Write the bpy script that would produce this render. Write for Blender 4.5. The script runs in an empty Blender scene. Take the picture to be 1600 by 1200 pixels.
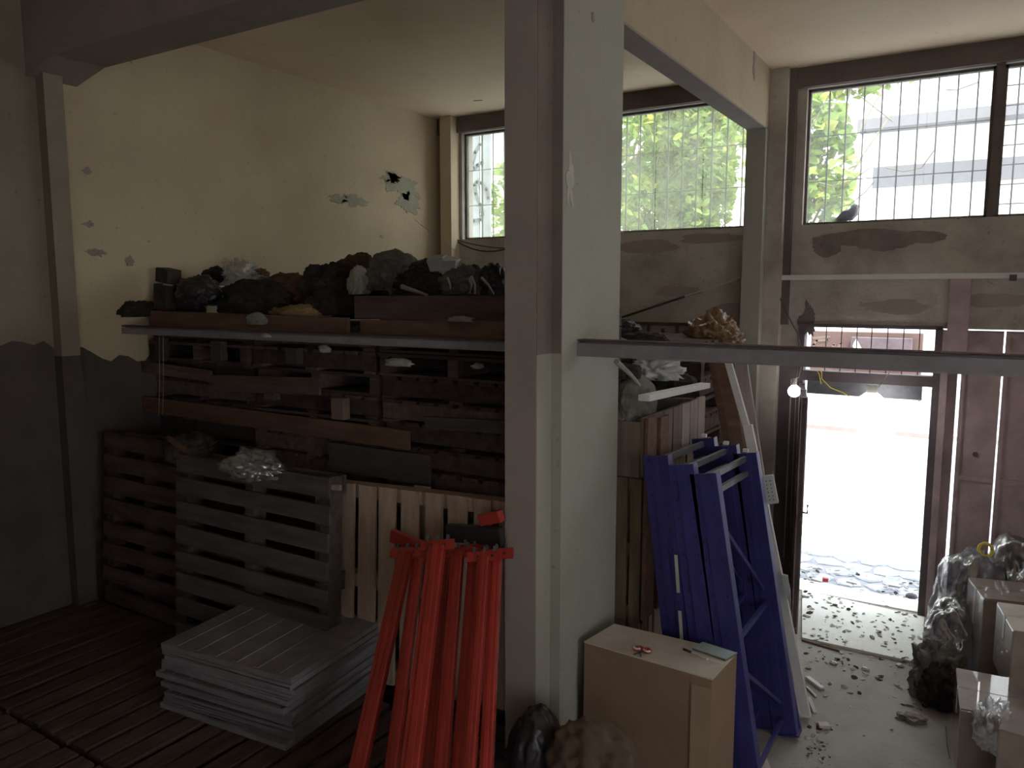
import bpy, bmesh, math, random
from mathutils import Vector, Matrix, Euler, noise
import numpy as np

# ------------------------------------------------------------------ camera, world, sun, exposure
sc = bpy.context.scene
COL = sc.collection
CAM_H = 2.8
F_PX = 1210.57
YAW, PITCH = math.radians(31.4707), math.radians(6.7691)
fw = Vector((-math.sin(YAW)*math.cos(PITCH), math.cos(YAW)*math.cos(PITCH), -math.sin(PITCH)))
rt = Vector((math.cos(YAW), math.sin(YAW), 0.0))
up = rt.cross(fw)
cam_data = bpy.data.cameras.new('camera')
cam = bpy.data.objects.new('camera', cam_data)
COL.objects.link(cam)
cam_data.sensor_width = 36.0
cam_data.lens = 36.0*F_PX/1600.0
cam_data.clip_start = 0.05
cam_data.clip_end = 300
M = Matrix((rt, up, -fw)).transposed().to_4x4()
M.translation = Vector((0, 0, CAM_H))
cam.matrix_world = M
sc.camera = cam

sc.view_settings.view_transform = 'Standard'
sc.view_settings.look = 'None'
sc.view_settings.gamma = 1.0
sc.view_settings.use_curve_mapping = False
sc.view_settings.exposure = 0.12
sc.cycles.use_denoising = True
sc.cycles.max_bounces = 10
sc.cycles.diffuse_bounces = 7
sc.cycles.transparent_max_bounces = 12
sc.cycles.sample_clamp_indirect = 6.0

world = bpy.data.worlds.new('overcast_sky')
sc.world = world
world.use_nodes = True
wn = world.node_tree
bg = wn.nodes['Background']
tcw = wn.nodes.new('ShaderNodeTexCoord')
sep = wn.nodes.new('ShaderNodeSeparateXYZ')
rmp = wn.nodes.new('ShaderNodeValToRGB')
wn.links.new(tcw.outputs['Generated'], sep.inputs[0])
wn.links.new(sep.outputs['Z'], rmp.inputs[0])
wn.links.new(rmp.outputs[0], bg.inputs['Color'])
rmp.color_ramp.elements[0].position = 0.0
rmp.color_ramp.elements[0].color = (1.0, 0.99, 0.96, 1)
rmp.color_ramp.elements[1].position = 0.8
rmp.color_ramp.elements[1].color = (0.80, 0.90, 1.0, 1)
bg.inputs['Strength'].default_value = 5.4

sun_d = bpy.data.lights.new('sun', 'SUN')
sun_d.energy = 10.0
sun_d.angle = math.radians(1.0)
sun_d.color = (1.0, 0.95, 0.85)
sun = bpy.data.objects.new('sun', sun_d)
COL.objects.link(sun)
sun.rotation_euler = Vector((-0.55, 0.22, -1.0)).to_track_quat('-Z', 'Y').to_euler()
sun.location = (6, 9, 12)

# ------------------------------------------------------------------ measuring helpers: a sight line met by a real plane of the room
def ray(x, y):
    return rt*((x-800)/F_PX) - up*((y-600)/F_PX) + fw
def onY(x, y, Y):
    v = ray(x, y); return Vector((0, 0, CAM_H)) + v*(Y/v.y)
def onX(x, y, X):
    v = ray(x, y); return Vector((0, 0, CAM_H)) + v*(X/v.x)
def onZ(x, y, Z):
    v = ray(x, y); return Vector((0, 0, CAM_H)) + v*((Z-CAM_H)/v.z)
def pxm(p):                       # metres per picture pixel at a place
    return (Vector(p)-Vector((0, 0, CAM_H))).dot(fw)/F_PX
def foot(xt, yt, xb, yb, Y, z=0.0):
    """where the edge seen from (xt,yt) to (xb,yb), prolonged, meets height z in the plane Y"""
    lo, hi = 0.0, 6.0
    for _ in range(50):
        m = (lo+hi)/2
        p = onY(xt+(xb-xt)*m, yt+(yb-yt)*m, Y)
        if p.z > z: lo = m
        else: hi = m
    return p

# ------------------------------------------------------------------ mesh helpers
R3 = Matrix.Identity(3)
class MB:
    def __init__(s): s.v = []; s.f = []; s.m = []
    def add(s, vs, fs, mi=0):
        b = len(s.v); s.v += [tuple(v) for v in vs]
        for f in fs: s.f.append(tuple(b+i for i in f)); s.m.append(mi)
        return s
    def box(s, c, d, rot=R3, mi=0, jit=0, rnd=random):
        c = Vector(c); hx, hy, hz = d[0]/2, d[1]/2, d[2]/2
        vs = []
        for sx, sy, sz in ((-1,-1,-1),(1,-1,-1),(1,1,-1),(-1,1,-1),(-1,-1,1),(1,-1,1),(1,1,1),(-1,1,1)):
            p = Vector((sx*hx, sy*hy, sz*hz))
            if jit: p += Vector((rnd.uniform(-jit,jit), rnd.uniform(-jit,jit), rnd.uniform(-jit,jit)))
            vs.append(c + rot @ p)
        return s.add(vs, [(0,3,2,1),(4,5,6,7),(0,1,5,4),(1,2,6,5),(2,3,7,6),(3,0,4,7)], mi)
    def span(s, x0, x1, y0, y1, z0, z1, mi=0):
        return s.box(((x0+x1)/2,(y0+y1)/2,(z0+z1)/2), (x1-x0, y1-y0, z1-z0), mi=mi)
    def bar(s, a, b, w, h, side=None, mi=0):
        """square bar from a to b, w wide along 'side', h thick across"""
        a, b = Vector(a), Vector(b); z = (b-a); L = z.length; z.normalize()
        x = Vector(side) if side is not None else (Vector((0,0,1)) if abs(z.z) < .9 else Vector((1,0,0)))
        x = (x - z*x.dot(z)).normalized(); y = z.cross(x)
        return s.box((a+b)/2, (w, h, L), Matrix((x, y, z)).transposed(), mi)
    def tube(s, pts, r, n=8, mi=0, r2=None):
        pts = [Vector(p) for p in pts]; b = len(s.v); k = len(pts)
        for i, p in enumerate(pts):
            t = (pts[min(i+1,k-1)]-pts[max(i-1,0)]).normalized()
            x = t.cross(Vector((0,0,1)) if abs(t.z) < .95 else Vector((1,0,0))).normalized(); y = t.cross(x)
            rr = r if r2 is None else r+(r2-r)*i/(k-1)
            for j in range(n):
                a = 2*math.pi*j/n
                s.v.append(tuple(p + x*math.cos(a)*rr + y*math.sin(a)*rr))
        for i in range(k-1):
            for j in range(n):
                s.f.append((b+i*n+j, b+i*n+(j+1)%n, b+(i+1)*n+(j+1)%n, b+(i+1)*n+j)); s.m.append(mi)
        s.f.append(tuple(b+j for j in range(n))[::-1]); s.m.append(mi)
        s.f.append(tuple(b+(k-1)*n+j for j in range(n))); s.m.append(mi)
        return s
    def build(s, name, mat, parent=None, smooth=False, bevel=0, local=None):
        me = bpy.data.meshes.new(name)
        me.from_pydata(s.v, [], s.f); 
        for mm in (mat if isinstance(mat, (list, tuple)) else [mat]): me.materials.append(mm)
        me.polygons.foreach_set('material_index', s.m)
        if smooth: me.polygons.foreach_set('use_smooth', [True]*len(me.polygons))
        me.update()
        o = bpy.data.objects.new(name, me); COL.objects.link(o)
        if local is not None: me.transform(Matrix.Translation(-Vector(local))); o.location = local
        if parent is not None: put_under(o, parent)
        if bevel:
            b = o.modifiers.new('bevel', 'BEVEL'); b.width = bevel; b.segments = 2; b.limit_method = 'ANGLE'
        return o

ROOTMW = {}
def put_under(o, parent):
    """parent o, whose coordinates are the room's, under parent"""
    o.parent = parent
    pm = world_of(parent)
    o.matrix_parent_inverse = pm.inverted()
def world_of(o):
    m = Matrix.LocRotScale(o.location, o.rotation_euler, o.scale)
    if o.parent: m = world_of(o.parent) @ o.matrix_parent_inverse @ m
    return m
def tag(o, label=None, cat=None, group=None, kind=None):
    if label: o['label'] = label
    if cat: o['category'] = cat
    if group: o['group'] = group
    if kind: o['kind'] = kind
    return o
def empty(name, loc=(0,0,0), rot=(0,0,0), label=None, cat=None, group=None, kind=None):
    o = bpy.data.objects.new(name, None); COL.objects.link(o)
    o.location = loc; o.rotation_euler = rot; o.empty_display_size = .1
    return tag(o, label, cat, group, kind)
def struct(o): o['kind'] = 'structure'; return o
def copy_tree(o, parent=None):
    c = o.copy(); COL.objects.link(c)
    if parent is not None: c.parent = parent
    for ch in [x for x in COL.objects if x.parent == o]:
        copy_tree(ch, c)
    return c

# ------------------------------------------------------------------ materials
def mat(name, col, rough=.8, metal=0, noise_scale=4, amount=.25, bump=.0, bscale=40, col2=None, stretch=None, spec=.3,
        random_tint=0, coords='Object', trans=0, alpha=1, sheen=0, detail=6, coat=0):
    m = bpy.data.materials.new(name); m.use_nodes = True
    nt = m.node_tree; p = nt.nodes['Principled BSDF']; L = nt.links.new
    tc = nt.nodes.new('ShaderNodeTexCoord'); mp = nt.nodes.new('ShaderNodeMapping'); L(tc.outputs[coords], mp.inputs[0])
    if stretch: mp.inputs['Scale'].default_value = stretch
    nz = nt.nodes.new('ShaderNodeTexNoise'); nz.inputs['Scale'].default_value = noise_scale; nz.inputs['Detail'].default_value = detail
    nz.inputs['Roughness'].default_value = .65
    L(mp.outputs[0], nz.inputs['Vector'])
    r = nt.nodes.new('ShaderNodeValToRGB'); L(nz.outputs[0], r.inputs[0])
    c2 = col2 if col2 else tuple(c*(1-amount) for c in col)
    r.color_ramp.elements[0].position = .35; r.color_ramp.elements[0].color = (*c2, 1)
    r.color_ramp.elements[1].position = .65; r.color_ramp.elements[1].color = (*col, 1)
    out = r.outputs[0]
    if random_tint:
        oi = nt.nodes.new('ShaderNodeObjectInfo'); mr = nt.nodes.new('ShaderNodeMapRange')
        mr.inputs['To Min'].default_value = 1-random_tint; mr.inputs['To Max'].default_value = 1+random_tint
        L(oi.outputs['Random'], mr.inputs[0])
        mx = nt.nodes.new('ShaderNodeVectorMath'); mx.operation = 'SCALE'
        L(out, mx.inputs[0]); L(mr.outputs[0], mx.inputs['Scale']); out = mx.outputs[0]
        va = nt.nodes.new('ShaderNodeVectorMath'); va.operation = 'ADD'
        L(tc.outputs[coords], va.inputs[0])
        sc_ = nt.nodes.new('ShaderNodeVectorMath'); sc_.operation = 'SCALE'; cb = nt.nodes.new('ShaderNodeCombineXYZ')
        for i in range(3): L(oi.outputs['Random'], cb.inputs[i])
        sc_.inputs['Scale'].default_value = 37.0; L(cb.outputs[0], sc_.inputs[0]); L(sc_.outputs[0], va.inputs[1]); L(va.outputs[0], mp.inputs[0])
    L(out, p.inputs['Base Color'])
    p.inputs['Roughness'].default_value = rough; p.inputs['Metallic'].default_value = metal
    p.inputs['Specular IOR Level'].default_value = spec
    p.inputs['Transmission Weight'].default_value = trans; p.inputs['Alpha'].default_value = alpha
    p.inputs['Sheen Weight'].default_value = sheen; p.inputs['Coat Weight'].default_value = coat
    if bump:
        nb = nt.nodes.new('ShaderNodeTexNoise'); nb.inputs['Scale'].default_value = bscale; nb.inputs['Detail'].default_value = 8
        L(mp.outputs[0], nb.inputs['Vector'])
        bn = nt.nodes.new('ShaderNodeBump'); bn.inputs['Strength'].default_value = bump; bn.inputs['Distance'].default_value = .02
        L(nb.outputs[0], bn.inputs['Height']); L(bn.outputs[0], p.inputs['Normal'])
    return m

def stained(name, base, stain, dirt, big=1.2, small=14, bump=.35, rough=.9):
    """old plaster: base colour, wide stains, fine specks"""
    m = bpy.data.materials.new(name); m.use_nodes = True
    nt = m.node_tree; p = nt.nodes['Principled BSDF']; L = nt.links.new
    tc = nt.nodes.new('ShaderNodeTexCoord')
    def nz(scale, det, ro=.6):
        n = nt.nodes.new('ShaderNodeTexNoise'); n.inputs['Scale'].default_value = scale; n.inputs['Detail'].default_value = det
        n.inputs['Roughness'].default_value = ro; L(tc.outputs['Object'], n.inputs['Vector']); return n
    def ramp(src, a, b):
        r = nt.nodes.new('ShaderNodeValToRGB'); L(src.outputs[0], r.inputs[0])
        r.color_ramp.elements[0].position = a; r.color_ramp.elements[1].position = b; return r
    def mix(f, a, b):
        x = nt.nodes.new('ShaderNodeMix'); x.data_type = 'RGBA'; L(f, x.inputs[0])
        for v, i in ((a, 6), (b, 7)):
            if isinstance(v, tuple): x.inputs[i].default_value = (*v, 1)
            else: L(v, x.inputs[i])
        return x.outputs[2]
    r1 = ramp(nz(big, 7), .42, .66); r2 = ramp(nz(small, 9, .75), .60, .72)
    c = mix(r1.outputs[0], base, stain); c = mix(r2.outputs[0], c, dirt)
    L(c, p.inputs['Base Color']); p.inputs['Roughness'].default_value = rough; p.inputs['Specular IOR Level'].default_value = .2
    b = nt.nodes.new('ShaderNodeBump'); b.inputs['Strength'].default_value = bump; b.inputs['Distance'].default_value = .01
    L(nz(35, 10, .7).outputs[0], b.inputs['Height']); L(b.outputs[0], p.inputs['Normal'])
    return m

def film(name, col, t, rough=.3, gloss=.25):
    """thin plastic or dusty glass: part see-through, part scattering"""
    m = bpy.data.materials.new(name); m.use_nodes = True
    nt = m.node_tree; nt.nodes.clear(); L = nt.links.new
    out = nt.nodes.new('ShaderNodeOutputMaterial'); tr = nt.nodes.new('ShaderNodeBsdfTransparent')
    tl = nt.nodes.new('ShaderNodeBsdfTranslucent'); df = nt.nodes.new('ShaderNodeBsdfDiffuse'); gl = nt.nodes.new('ShaderNodeBsdfGlossy')
    tl.inputs[0].default_value = (*col, 1); df.inputs[0].default_value = (*col, 1); gl.inputs['Roughness'].default_value = rough
    tc = nt.nodes.new('ShaderNodeTexCoord'); nz = nt.nodes.new('ShaderNodeTexNoise'); nz.inputs['Scale'].default_value = 2.5; nz.inputs['Detail'].default_value = 8
    L(tc.outputs['Object'], nz.inputs['Vector'])
    mr = nt.nodes.new('ShaderNodeMapRange'); mr.inputs['From Min'].default_value = .3; mr.inputs['From Max'].default_value = .7
    mr.inputs['To Min'].default_value = max(0, (1-t)*.6); mr.inputs['To Max'].default_value = min(1, (1-t)*1.4); L(nz.outputs[0], mr.inputs[0])
    a = nt.nodes.new('ShaderNodeMixShader'); L(tl.outputs[0], a.inputs[1]); L(df.outputs[0], a.inputs[2]); a.inputs[0].default_value = .4
    g = nt.nodes.new('ShaderNodeMixShader'); g.inputs[0].default_value = gloss; L(a.outputs[0], g.inputs[1]); L(gl.outputs[0], g.inputs[2])
    f = nt.nodes.new('ShaderNodeMixShader'); L(mr.outputs[0], f.inputs[0]); L(tr.outputs[0], f.inputs[1]); L(g.outputs[0], f.inputs[2])
    L(f.outputs[0], out.inputs[0]); return m

def emis(name, col, s):
    m = bpy.data.materials.new(name); m.use_nodes = True
    p = m.node_tree.nodes['Principled BSDF']; p.inputs['Base Color'].default_value = (*col, 1)
    p.inputs['Emission Color'].default_value = (*col, 1); p.inputs['Emission Strength'].default_value = s
    return m

m_left = stained('yellowed_plaster', (.58,.49,.345), (.51,.41,.29), (.30,.25,.17), 1.0, 20)
m_ceil = stained('smoked_ceiling_plaster', (.82,.68,.50), (.74,.59,.43), (.48,.36,.26), .8, 12)
m_front = stained('grey_cement_render', (.50,.46,.41), (.34,.30,.27), (.18,.15,.14), 2.2, 18, .8)
m_soot = stained('sooty_cement', (.16,.13,.12), (.12,.095,.09), (.08,.06,.06), 2.5, 20, .5)
m_col = stained('painted_column', (.38,.38,.335), (.335,.33,.29), (.2,.18,.16), .9, 26, .2)
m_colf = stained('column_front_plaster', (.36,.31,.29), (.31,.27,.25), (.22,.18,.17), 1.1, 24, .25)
m_near = stained('dark_brown_plaster', (.30,.26,.205), (.23,.195,.16), (.14,.12,.1), 1.3, 14)
m_lowdk = stained('dark_lower_plaster', (.115,.098,.09), (.085,.07,.066), (.06,.05,.05), 2.0, 16)
m_colup = stained('dark_column_plaster', (.22,.185,.165), (.18,.15,.135), (.1,.08,.07), 1.5, 24, .3)
m_beam = stained('beam_plaster', (.50,.42,.30), (.43,.35,.25), (.30,.23,.16), 1.2, 16, .3)
m_dark = stained('dark_wall', (.36,.30,.275), (.29,.24,.22), (.2,.16,.15), 1.2, 14)
m_patch = stained('bare_plaster', (.37,.36,.28), (.32,.31,.25), (.2,.19,.16), 6, 30, .5)
m_floor = stained('dusty_concrete_floor', (.40,.38,.34), (.31,.29,.24), (.22,.2,.17), 1.5, 22, .5)
m_slab = stained('pale_threshold_slab', (.80,.80,.74), (.74,.74,.66), (.45,.44,.38), 3, 30, .3)
m_street = stained('pale_street_dust', (.30,.31,.34), (.24,.25,.28), (.2,.21,.23), 2, 9, .2)
m_stone = mat('cobble_stone', (.50,.52,.56), .8, noise_scale=5, amount=.45, bump=.4, bscale=30)
m_wood = mat('weathered_pallet_wood', (.14,.098,.09), .85, noise_scale=3, amount=.45, bump=.4, bscale=30, stretch=(1,6,6), random_tint=.38, spec=.15)
m_woodg = mat('grey_pallet_wood', (.115,.10,.095), .85, noise_scale=3, amount=.4, bump=.4, bscale=30, stretch=(1,6,6), random_tint=.3, spec=.15)
m_woody = mat('yellow_pallet_wood', (.44,.33,.26), .8, noise_scale=3, amount=.3, bump=.4, bscale=30, stretch=(1,6,6), random_tint=.15, spec=.2)
m_woodp = mat('pale_crate_wood', (.42,.35,.33), .8, noise_scale=3, amount=.25, bump=.4, bscale=30, stretch=(6,6,1), random_tint=.15, spec=.2)
m_woody2 = mat('ochre_slat_wood', (.24,.185,.12), .8, noise_scale=3, amount=.4, bump=.4, bscale=30, stretch=(1,6,6), random_tint=.25, spec=.2)
m_wood2 = mat('brown_crate_wood', (.20,.15,.125), .8, noise_scale=3, amount=.25, bump=.4, bscale=30, stretch=(6,6,1), random_tint=.2, spec=.2)
m_woodr = mat('reddish_plank_wood', (.20,.115,.085), .8, noise_scale=3, amount=.35, bump=.4, bscale=30, stretch=(1,6,6), random_tint=.2, spec=.2)
m_red = mat('red_painted_steel', (.42,.045,.035), .25, 0, noise_scale=5, amount=.25, spec=.6, random_tint=.15, coat=.3)
m_blue = mat('blue_painted_steel', (.05,.046,.21), .42, 0, noise_scale=5, amount=.3, spec=.4, random_tint=.15)
m_galv = mat('galvanised_steel', (.22,.22,.24), .45, .6, noise_scale=8, amount=.3)
m_ibeam = mat('grey_primed_steel', (.29,.28,.31), .6, .1, noise_scale=5, amount=.3, bump=.15, random_tint=.05)
m_rust = mat('rusty_flange', (.12,.075,.07), .85, noise_scale=9, amount=.4, bump=.4)
m_gate = mat('brown_gate_steel', (.45,.34,.35), .6, noise_scale=3, amount=.35, bump=.2, spec=.3)  # base colour raised to carry the glare around the doorway
m_gate2 = mat('dark_gate_frame', (.13,.10,.11), .65, noise_scale=3, amount=.35, bump=.2)
m_plate = mat('grey_sheet_steel', (.33,.32,.35), .5, .25, noise_scale=6, amount=.3, bump=.1, random_tint=.15)
m_card = mat('brown_cardboard', (.32,.22,.155), .85, noise_scale=3, amount=.15, bump=.15, spec=.15, random_tint=.08)
m_cardd = mat('dull_paper', (.15,.11,.085), .9, noise_scale=3, amount=.25, bump=.15, spec=.1)
m_cardt = mat('pale_cardboard_top', (.66,.60,.54), .85, noise_scale=5, amount=.2, bump=.1, spec=.15)  # box top coloured lighter than its sides
m_cardg = mat('film_wrapped_cardboard', (.34,.27,.24), .30, noise_scale=5, amount=.3, bump=.12, bscale=9, spec=.8, random_tint=.1, coat=1.0)
m_tape = mat('clear_packing_tape', (.55,.5,.45), .3, noise_scale=5, amount=.2, spec=.6)
m_white = mat('white_paint', (.72,.70,.70), .7, noise_scale=5, amount=.12, random_tint=.05)
m_whited = mat('dusty_white_paint', (.50,.50,.46), .7, noise_scale=5, amount=.2)
m_screen = mat('chalky_screen_paint', (.27,.30,.32), .9, noise_scale=3, amount=.2)
m_cardlt = mat('lighter_cardboard', (.37,.265,.19), .8, noise_scale=3, amount=.12, bump=.1, spec=.2)
m_soot2 = stained('faded_soot', (.27,.225,.21), (.19,.155,.15), (.14,.11,.11), 5, 20, .5)
m_black = mat('black_plastic', (.035,.032,.035), .38, noise_scale=5, amount=.4, spec=.5)
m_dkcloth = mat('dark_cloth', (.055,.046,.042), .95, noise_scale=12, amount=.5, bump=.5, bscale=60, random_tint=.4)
m_brcloth = mat('brown_cloth', (.15,.085,.06), .95, noise_scale=9, amount=.4, bump=.5, bscale=60, random_tint=.2)
m_gycloth = mat('grey_cloth', (.21,.20,.18), .95, noise_scale=9, amount=.4, bump=.5, bscale=60, random_tint=.2)
m_pale = mat('pale_cloth', (.42,.41,.36), .9, noise_scale=9, amount=.3, bump=.4, bscale=50, random_tint=.15)
m_ochre = mat('ochre_cloth', (.34,.24,.12), .9, noise_scale=9, amount=.3, bump=.4, bscale=50)
m_paper = mat('white_carton', (.55,.57,.58), .8, noise_scale=5, amount=.15)
m_straw = mat('amber_plastic_mesh', (.30,.17,.075), .3, noise_scale=22, amount=.5, bump=.6, bscale=35, spec=.7)
m_teal = mat('pale_teal_cover', (.40,.52,.53), .6, noise_scale=6, amount=.1)
m_yel = mat('yellow_tape', (.72,.58,.10), .5, amount=.1)
m_redp = mat('red_plastic', (.42,.04,.035), .35, spec=.5, amount=.1)
m_film = film('clear_plastic_film', (.75,.76,.8), .45, .2, .5)
m_bag = film('smoky_plastic_film', (.16,.155,.175), .25, .25, .42)
m_glass = film('dusty_window_glass', (.70,.74,.58), .80, .2, .06)
m_glassc = film('cleaner_window_glass', (.85,.86,.84), .88, .1, .05)
m_frame = mat('rusted_window_frame', (.16,.14,.12), .7, noise_scale=8, amount=.35, bump=.2)
m_bars = mat('grey_security_bars', (.14,.14,.13), .6, noise_scale=8, amount=.3)
m_leaf = mat('leaf_green', (.30,.42,.10), .55, noise_scale=1.5, col2=(.13,.22,.06), spec=.3)
m_leafy = mat('leaf_yellow_green', (.62,.62,.14), .55, noise_scale=1.5, col2=(.34,.42,.10), spec=.3)
for _m in (m_leaf, m_leafy):     # leaves let light through
    nt = _m.node_tree; p = nt.nodes['Principled BSDF']; o_ = nt.nodes['Material Output']
    tl = nt.nodes.new('ShaderNodeBsdfTranslucent'); ms = nt.nodes.new('ShaderNodeMixShader'); ms.inputs[0].default_value = .45
    nt.links.new(p.inputs['Base Color'].links[0].from_socket, tl.inputs[0])
    nt.links.new(p.outputs[0], ms.inputs[1]); nt.links.new(tl.outputs[0], ms.inputs[2]); nt.links.new(ms.outputs[0], o_.inputs[0])
m_bark = mat('bark', (.25,.22,.17), .9, noise_scale=8, amount=.4, bump=.5)
m_pinkwall = mat('pink_street_wall', (.13,.082,.072), .85, noise_scale=2, amount=.15, bump=.1)
m_paintg = mat('graffiti_paint', (.17,.12,.10), .8, amount=.1)
m_paintb = mat('blue_grey_graffiti_paint', (.11,.13,.14), .8, amount=.1)
m_cream = mat('pale_building_render', (.75,.75,.73), .9, noise_scale=1, amount=.1)
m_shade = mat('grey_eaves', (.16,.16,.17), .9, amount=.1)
m_bird = mat('pigeon_grey', (.36,.38,.46), .8, noise_scale=8, amount=.3)
m_bulb = emis('lit_bulb', (1, .98, .95), 9)
m_debris = mat('pale_chips', (.38,.35,.30), .85, noise_scale=9, amount=.5, random_tint=.2)
m_wire = mat('thin_wire', (.30,.28,.22), .6, amount=.1)

# ================================================================== THE ROOM
YF = 7.42           # inner face of the street wall
XL = -5.52          # left wall
ZC = 4.76           # ceiling
XR, YB = 4.2, -3.0
ZS, ZT = 3.40, 4.585   # window sill and head
TH = .22

struct(MB().span(XL-.3, XR+.3, YB-.3, YF+TH, -.2, 0).build('floor', m_floor))
struct(MB().span(XL-.3, XR+.3, YB-.3, YF+TH, ZC, ZC+.25).build('ceiling', m_ceil))
wl = struct(MB().span(XL-.25, XL, YB-.25, YF+TH, 0, ZC).build('wall_left', m_left))
wr = MB()        # right wall and back wall, each with an opening added for soft fill light: both behind the viewer
wr.span(XR, XR+.25, YB-.25, YF+TH, 3.1, ZC); wr.span(XR, XR+.25, 1.3, YF+TH, 0, 3.1); wr.span(XR, XR+.25, YB-.25, -.9, 0, 3.1); wr.span(XR, XR+.25, -.9, 1.3, 0, 1.2)
struct(wr.build('wall_right', m_dark))
wk = MB()
wk.span(XL-.25, XR+.25, YB-.25, YB, 0, 2.6); wk.span(XL-.25, XR+.25, YB-.25, YB, 3.6, ZC); wk.span(XL-.25, 1.2, YB-.25, YB, 2.6, 3.6); wk.span(3.2, XR+.25, YB-.25, YB, 2.6, 3.6)
struct(wk.build('wall_back', m_dark))

W = [(-5.21, -1.95), (-1.48, -.06), (0.0, 1.5), (1.56, 3.0)]      # window openings in X
DX0, DX1, DZ0, DZT0, DZT = -1.41, -.365, 2.0, 2.09, 2.485         # doorway and the light above it
GX1 = 3.3                                                          # big gate runs on to the right
f = MB()
f.span(XL, XR, YF, YF+TH, ZT, ZC)                                   # above windows
f.span(XL, W[0][0], YF, YF+TH, ZS, ZT); f.span(W[0][1], W[1][0], YF, YF+TH, ZS, ZT)
f.span(W[3][1], XR, YF, YF+TH, ZS, ZT)
f.span(XL, XR, YF, YF+TH, DZT+.01, ZS)                              # between gate head and sills
f.span(XL, -1.46, YF, YF+TH, 0, DZT+.01); f.span(GX1, XR, YF, YF+TH, 0, DZT+.01)
wf = struct(f.build('wall_front', m_front))
# sooty band over the window heads, pilasters and corner strips of the same wall
MB().span(XL, XR, YF-.045, YF, ZT+.005, ZC).build('lintel_band', m_soot, wf)
MB().span(-5.40, -5.25, YF-.16, YF, 0, ZC).build('corner_pilaster', m_left, wf)
MB().span(-1.94, -1.77, YF-.24, YF, 0, 4.25).build('pilaster', m_col, wf)
MB().span(-1.769, -1.62, YF-.13, YF, 0, ZC).build('pilaster', m_front, wf)
MB().span(-1.62, -1.56, YF-.06, YF, DZT+.02, ZC).build('pilaster', m_soot, wf)
# ragged plaster below the sills
def blob(cx, cz, rx, rz, seed, plane, n=40, rough=.35, th=.006, jag=2.2):
    """irregular flat patch; plane('x'|'y') fixed coordinate"""
    pts = []
    for i in range(n):
        a = 2*math.pi*i/n
        k = 1 + rough*noise.noise(Vector((math.cos(a)*jag, math.sin(a)*jag, seed*7.3))) + rough*.5*noise.noise(Vector((math.cos(a)*6, math.sin(a)*6, seed*3.1)))
        pts.append((cx+rx*k*math.cos(a), cz+rz*k*math.sin(a)))
    return pts
def patch(name, plane, val, cx, cz, rx, rz, seed, m, parent, out, **kw):
    pts = blob(cx, cz, rx, rz, seed, plane, **kw); n = len(pts); vs = []
    for d in (0, out):
        for a, z in pts: vs.append((val+d, a, z) if plane == 'x' else (a, val+d, z))
    fs = [tuple(range(n)), tuple(range(n, 2*n))[::-1]] + [(i, (i+1) % n, n+(i+1) % n, n+i) for i in range(n)]
    o = MB().add(vs, fs).build(name, m, parent)
    return o
for (px, py, w, h, sd) in ((628,290,44,34,1),(640,318,30,26,2),(612,278,24,16,3)):
    q = onX(px, py, XL); e1 = onX(px-w/2, py, XL); e2 = onX(px+w/2, py, XL)
    patch('peeled_patch', 'x', XL, q.y, q.z, abs(e2.y-e1.y)/2, h/2*pxm(q), sd, m_patch, wl, .005, rough=.8, n=60)
for (px, py, w, h, sd) in ((530,311,26,14,4),(555,314,32,15,5),(596,370,6,4,6),(203,408,10,14,7),(136,268,14,10,8),(138,350,18,8,9),(150,395,30,12,10)):
    q = onX(px, py, XL); e1 = onX(px-w/2, py, XL); e2 = onX(px+w/2, py, XL)
    patch('peeled_patch', 'x', XL, q.y, q.z, abs(e2.y-e1.y)/2, h/2*pxm(q), sd, m_patch if sd < 7 else m_dark, wl, .004, rough=.8, n=50)
for k, (px, py, rx, rz) in enumerate(((1350,374,.42,.07),(1292,386,.13,.10),(1385,380,.22,.075),(1440,372,.18,.05))):
    q = onY(px, py, YF); patch('soot_stain', 'y', YF, q.x, q.z+.01, rx, rz, 21+k, m_soot2, wf, -.003-.001*k, rough=.22, n=70, jag=1.2)
q = onY(1260, 500, YF); patch('soot_stain', 'y', YF, q.x+.01, q.z, .06, .14, 25, m_soot, wf, -.004, rough=.9, n=70)
# wide lumps of fallen render under the middle window
for k, (px, py, rx, rz) in enumerate(((1010,385,.32,.07),(1110,372,.3,.05),(1140,490,.22,.1),(1060,455,.25,.05),(1550,470,.3,.05),(1400,480,.25,.06))):
    q = onY(px, py, YF); patch('render_stain', 'y', YF, q.x, q.z, rx, rz, 30+k, m_dark, wf, -.003, rough=.3, n=60, jag=1.3)

# column: stepped plan
c = MB(); c.span(-2.006, -1.83, 3.21, 3.36, 0, ZC); 
colm = struct(c.build('trim_1', m_colf)); 
MB().span(-1.955, -1.77, 3.3605, 4.05, 0, ZC).build('column_core', m_col, colm)
MB().span(-1.83, -1.826, 3.212, 3.358, 2.50, ZC).build('dark_upper_side', m_colup, colm)  # strip above the steel beam coloured darker than the strip below
MB().span(-1.825, -1.772, 3.354, 3.360, 2.50, ZC).build('dark_upper_side', m_colup, colm)
MB().span(-1.83, -1.826, 3.212, 3.358, 0, 2.50).build('pale_lower_side', m_col, colm)
patch('chipped_paint', 'x', -1.77, 3.43, onX(887,280,-1.77).z, .035, .10, 41, m_whited, colm, .004, rough=.8)
patch('chipped_paint', 'x', -1.77, 3.66, onX(935,33,-1.77).z, .018, .022, 42, m_dark, colm, .004, rough=.9)
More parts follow.
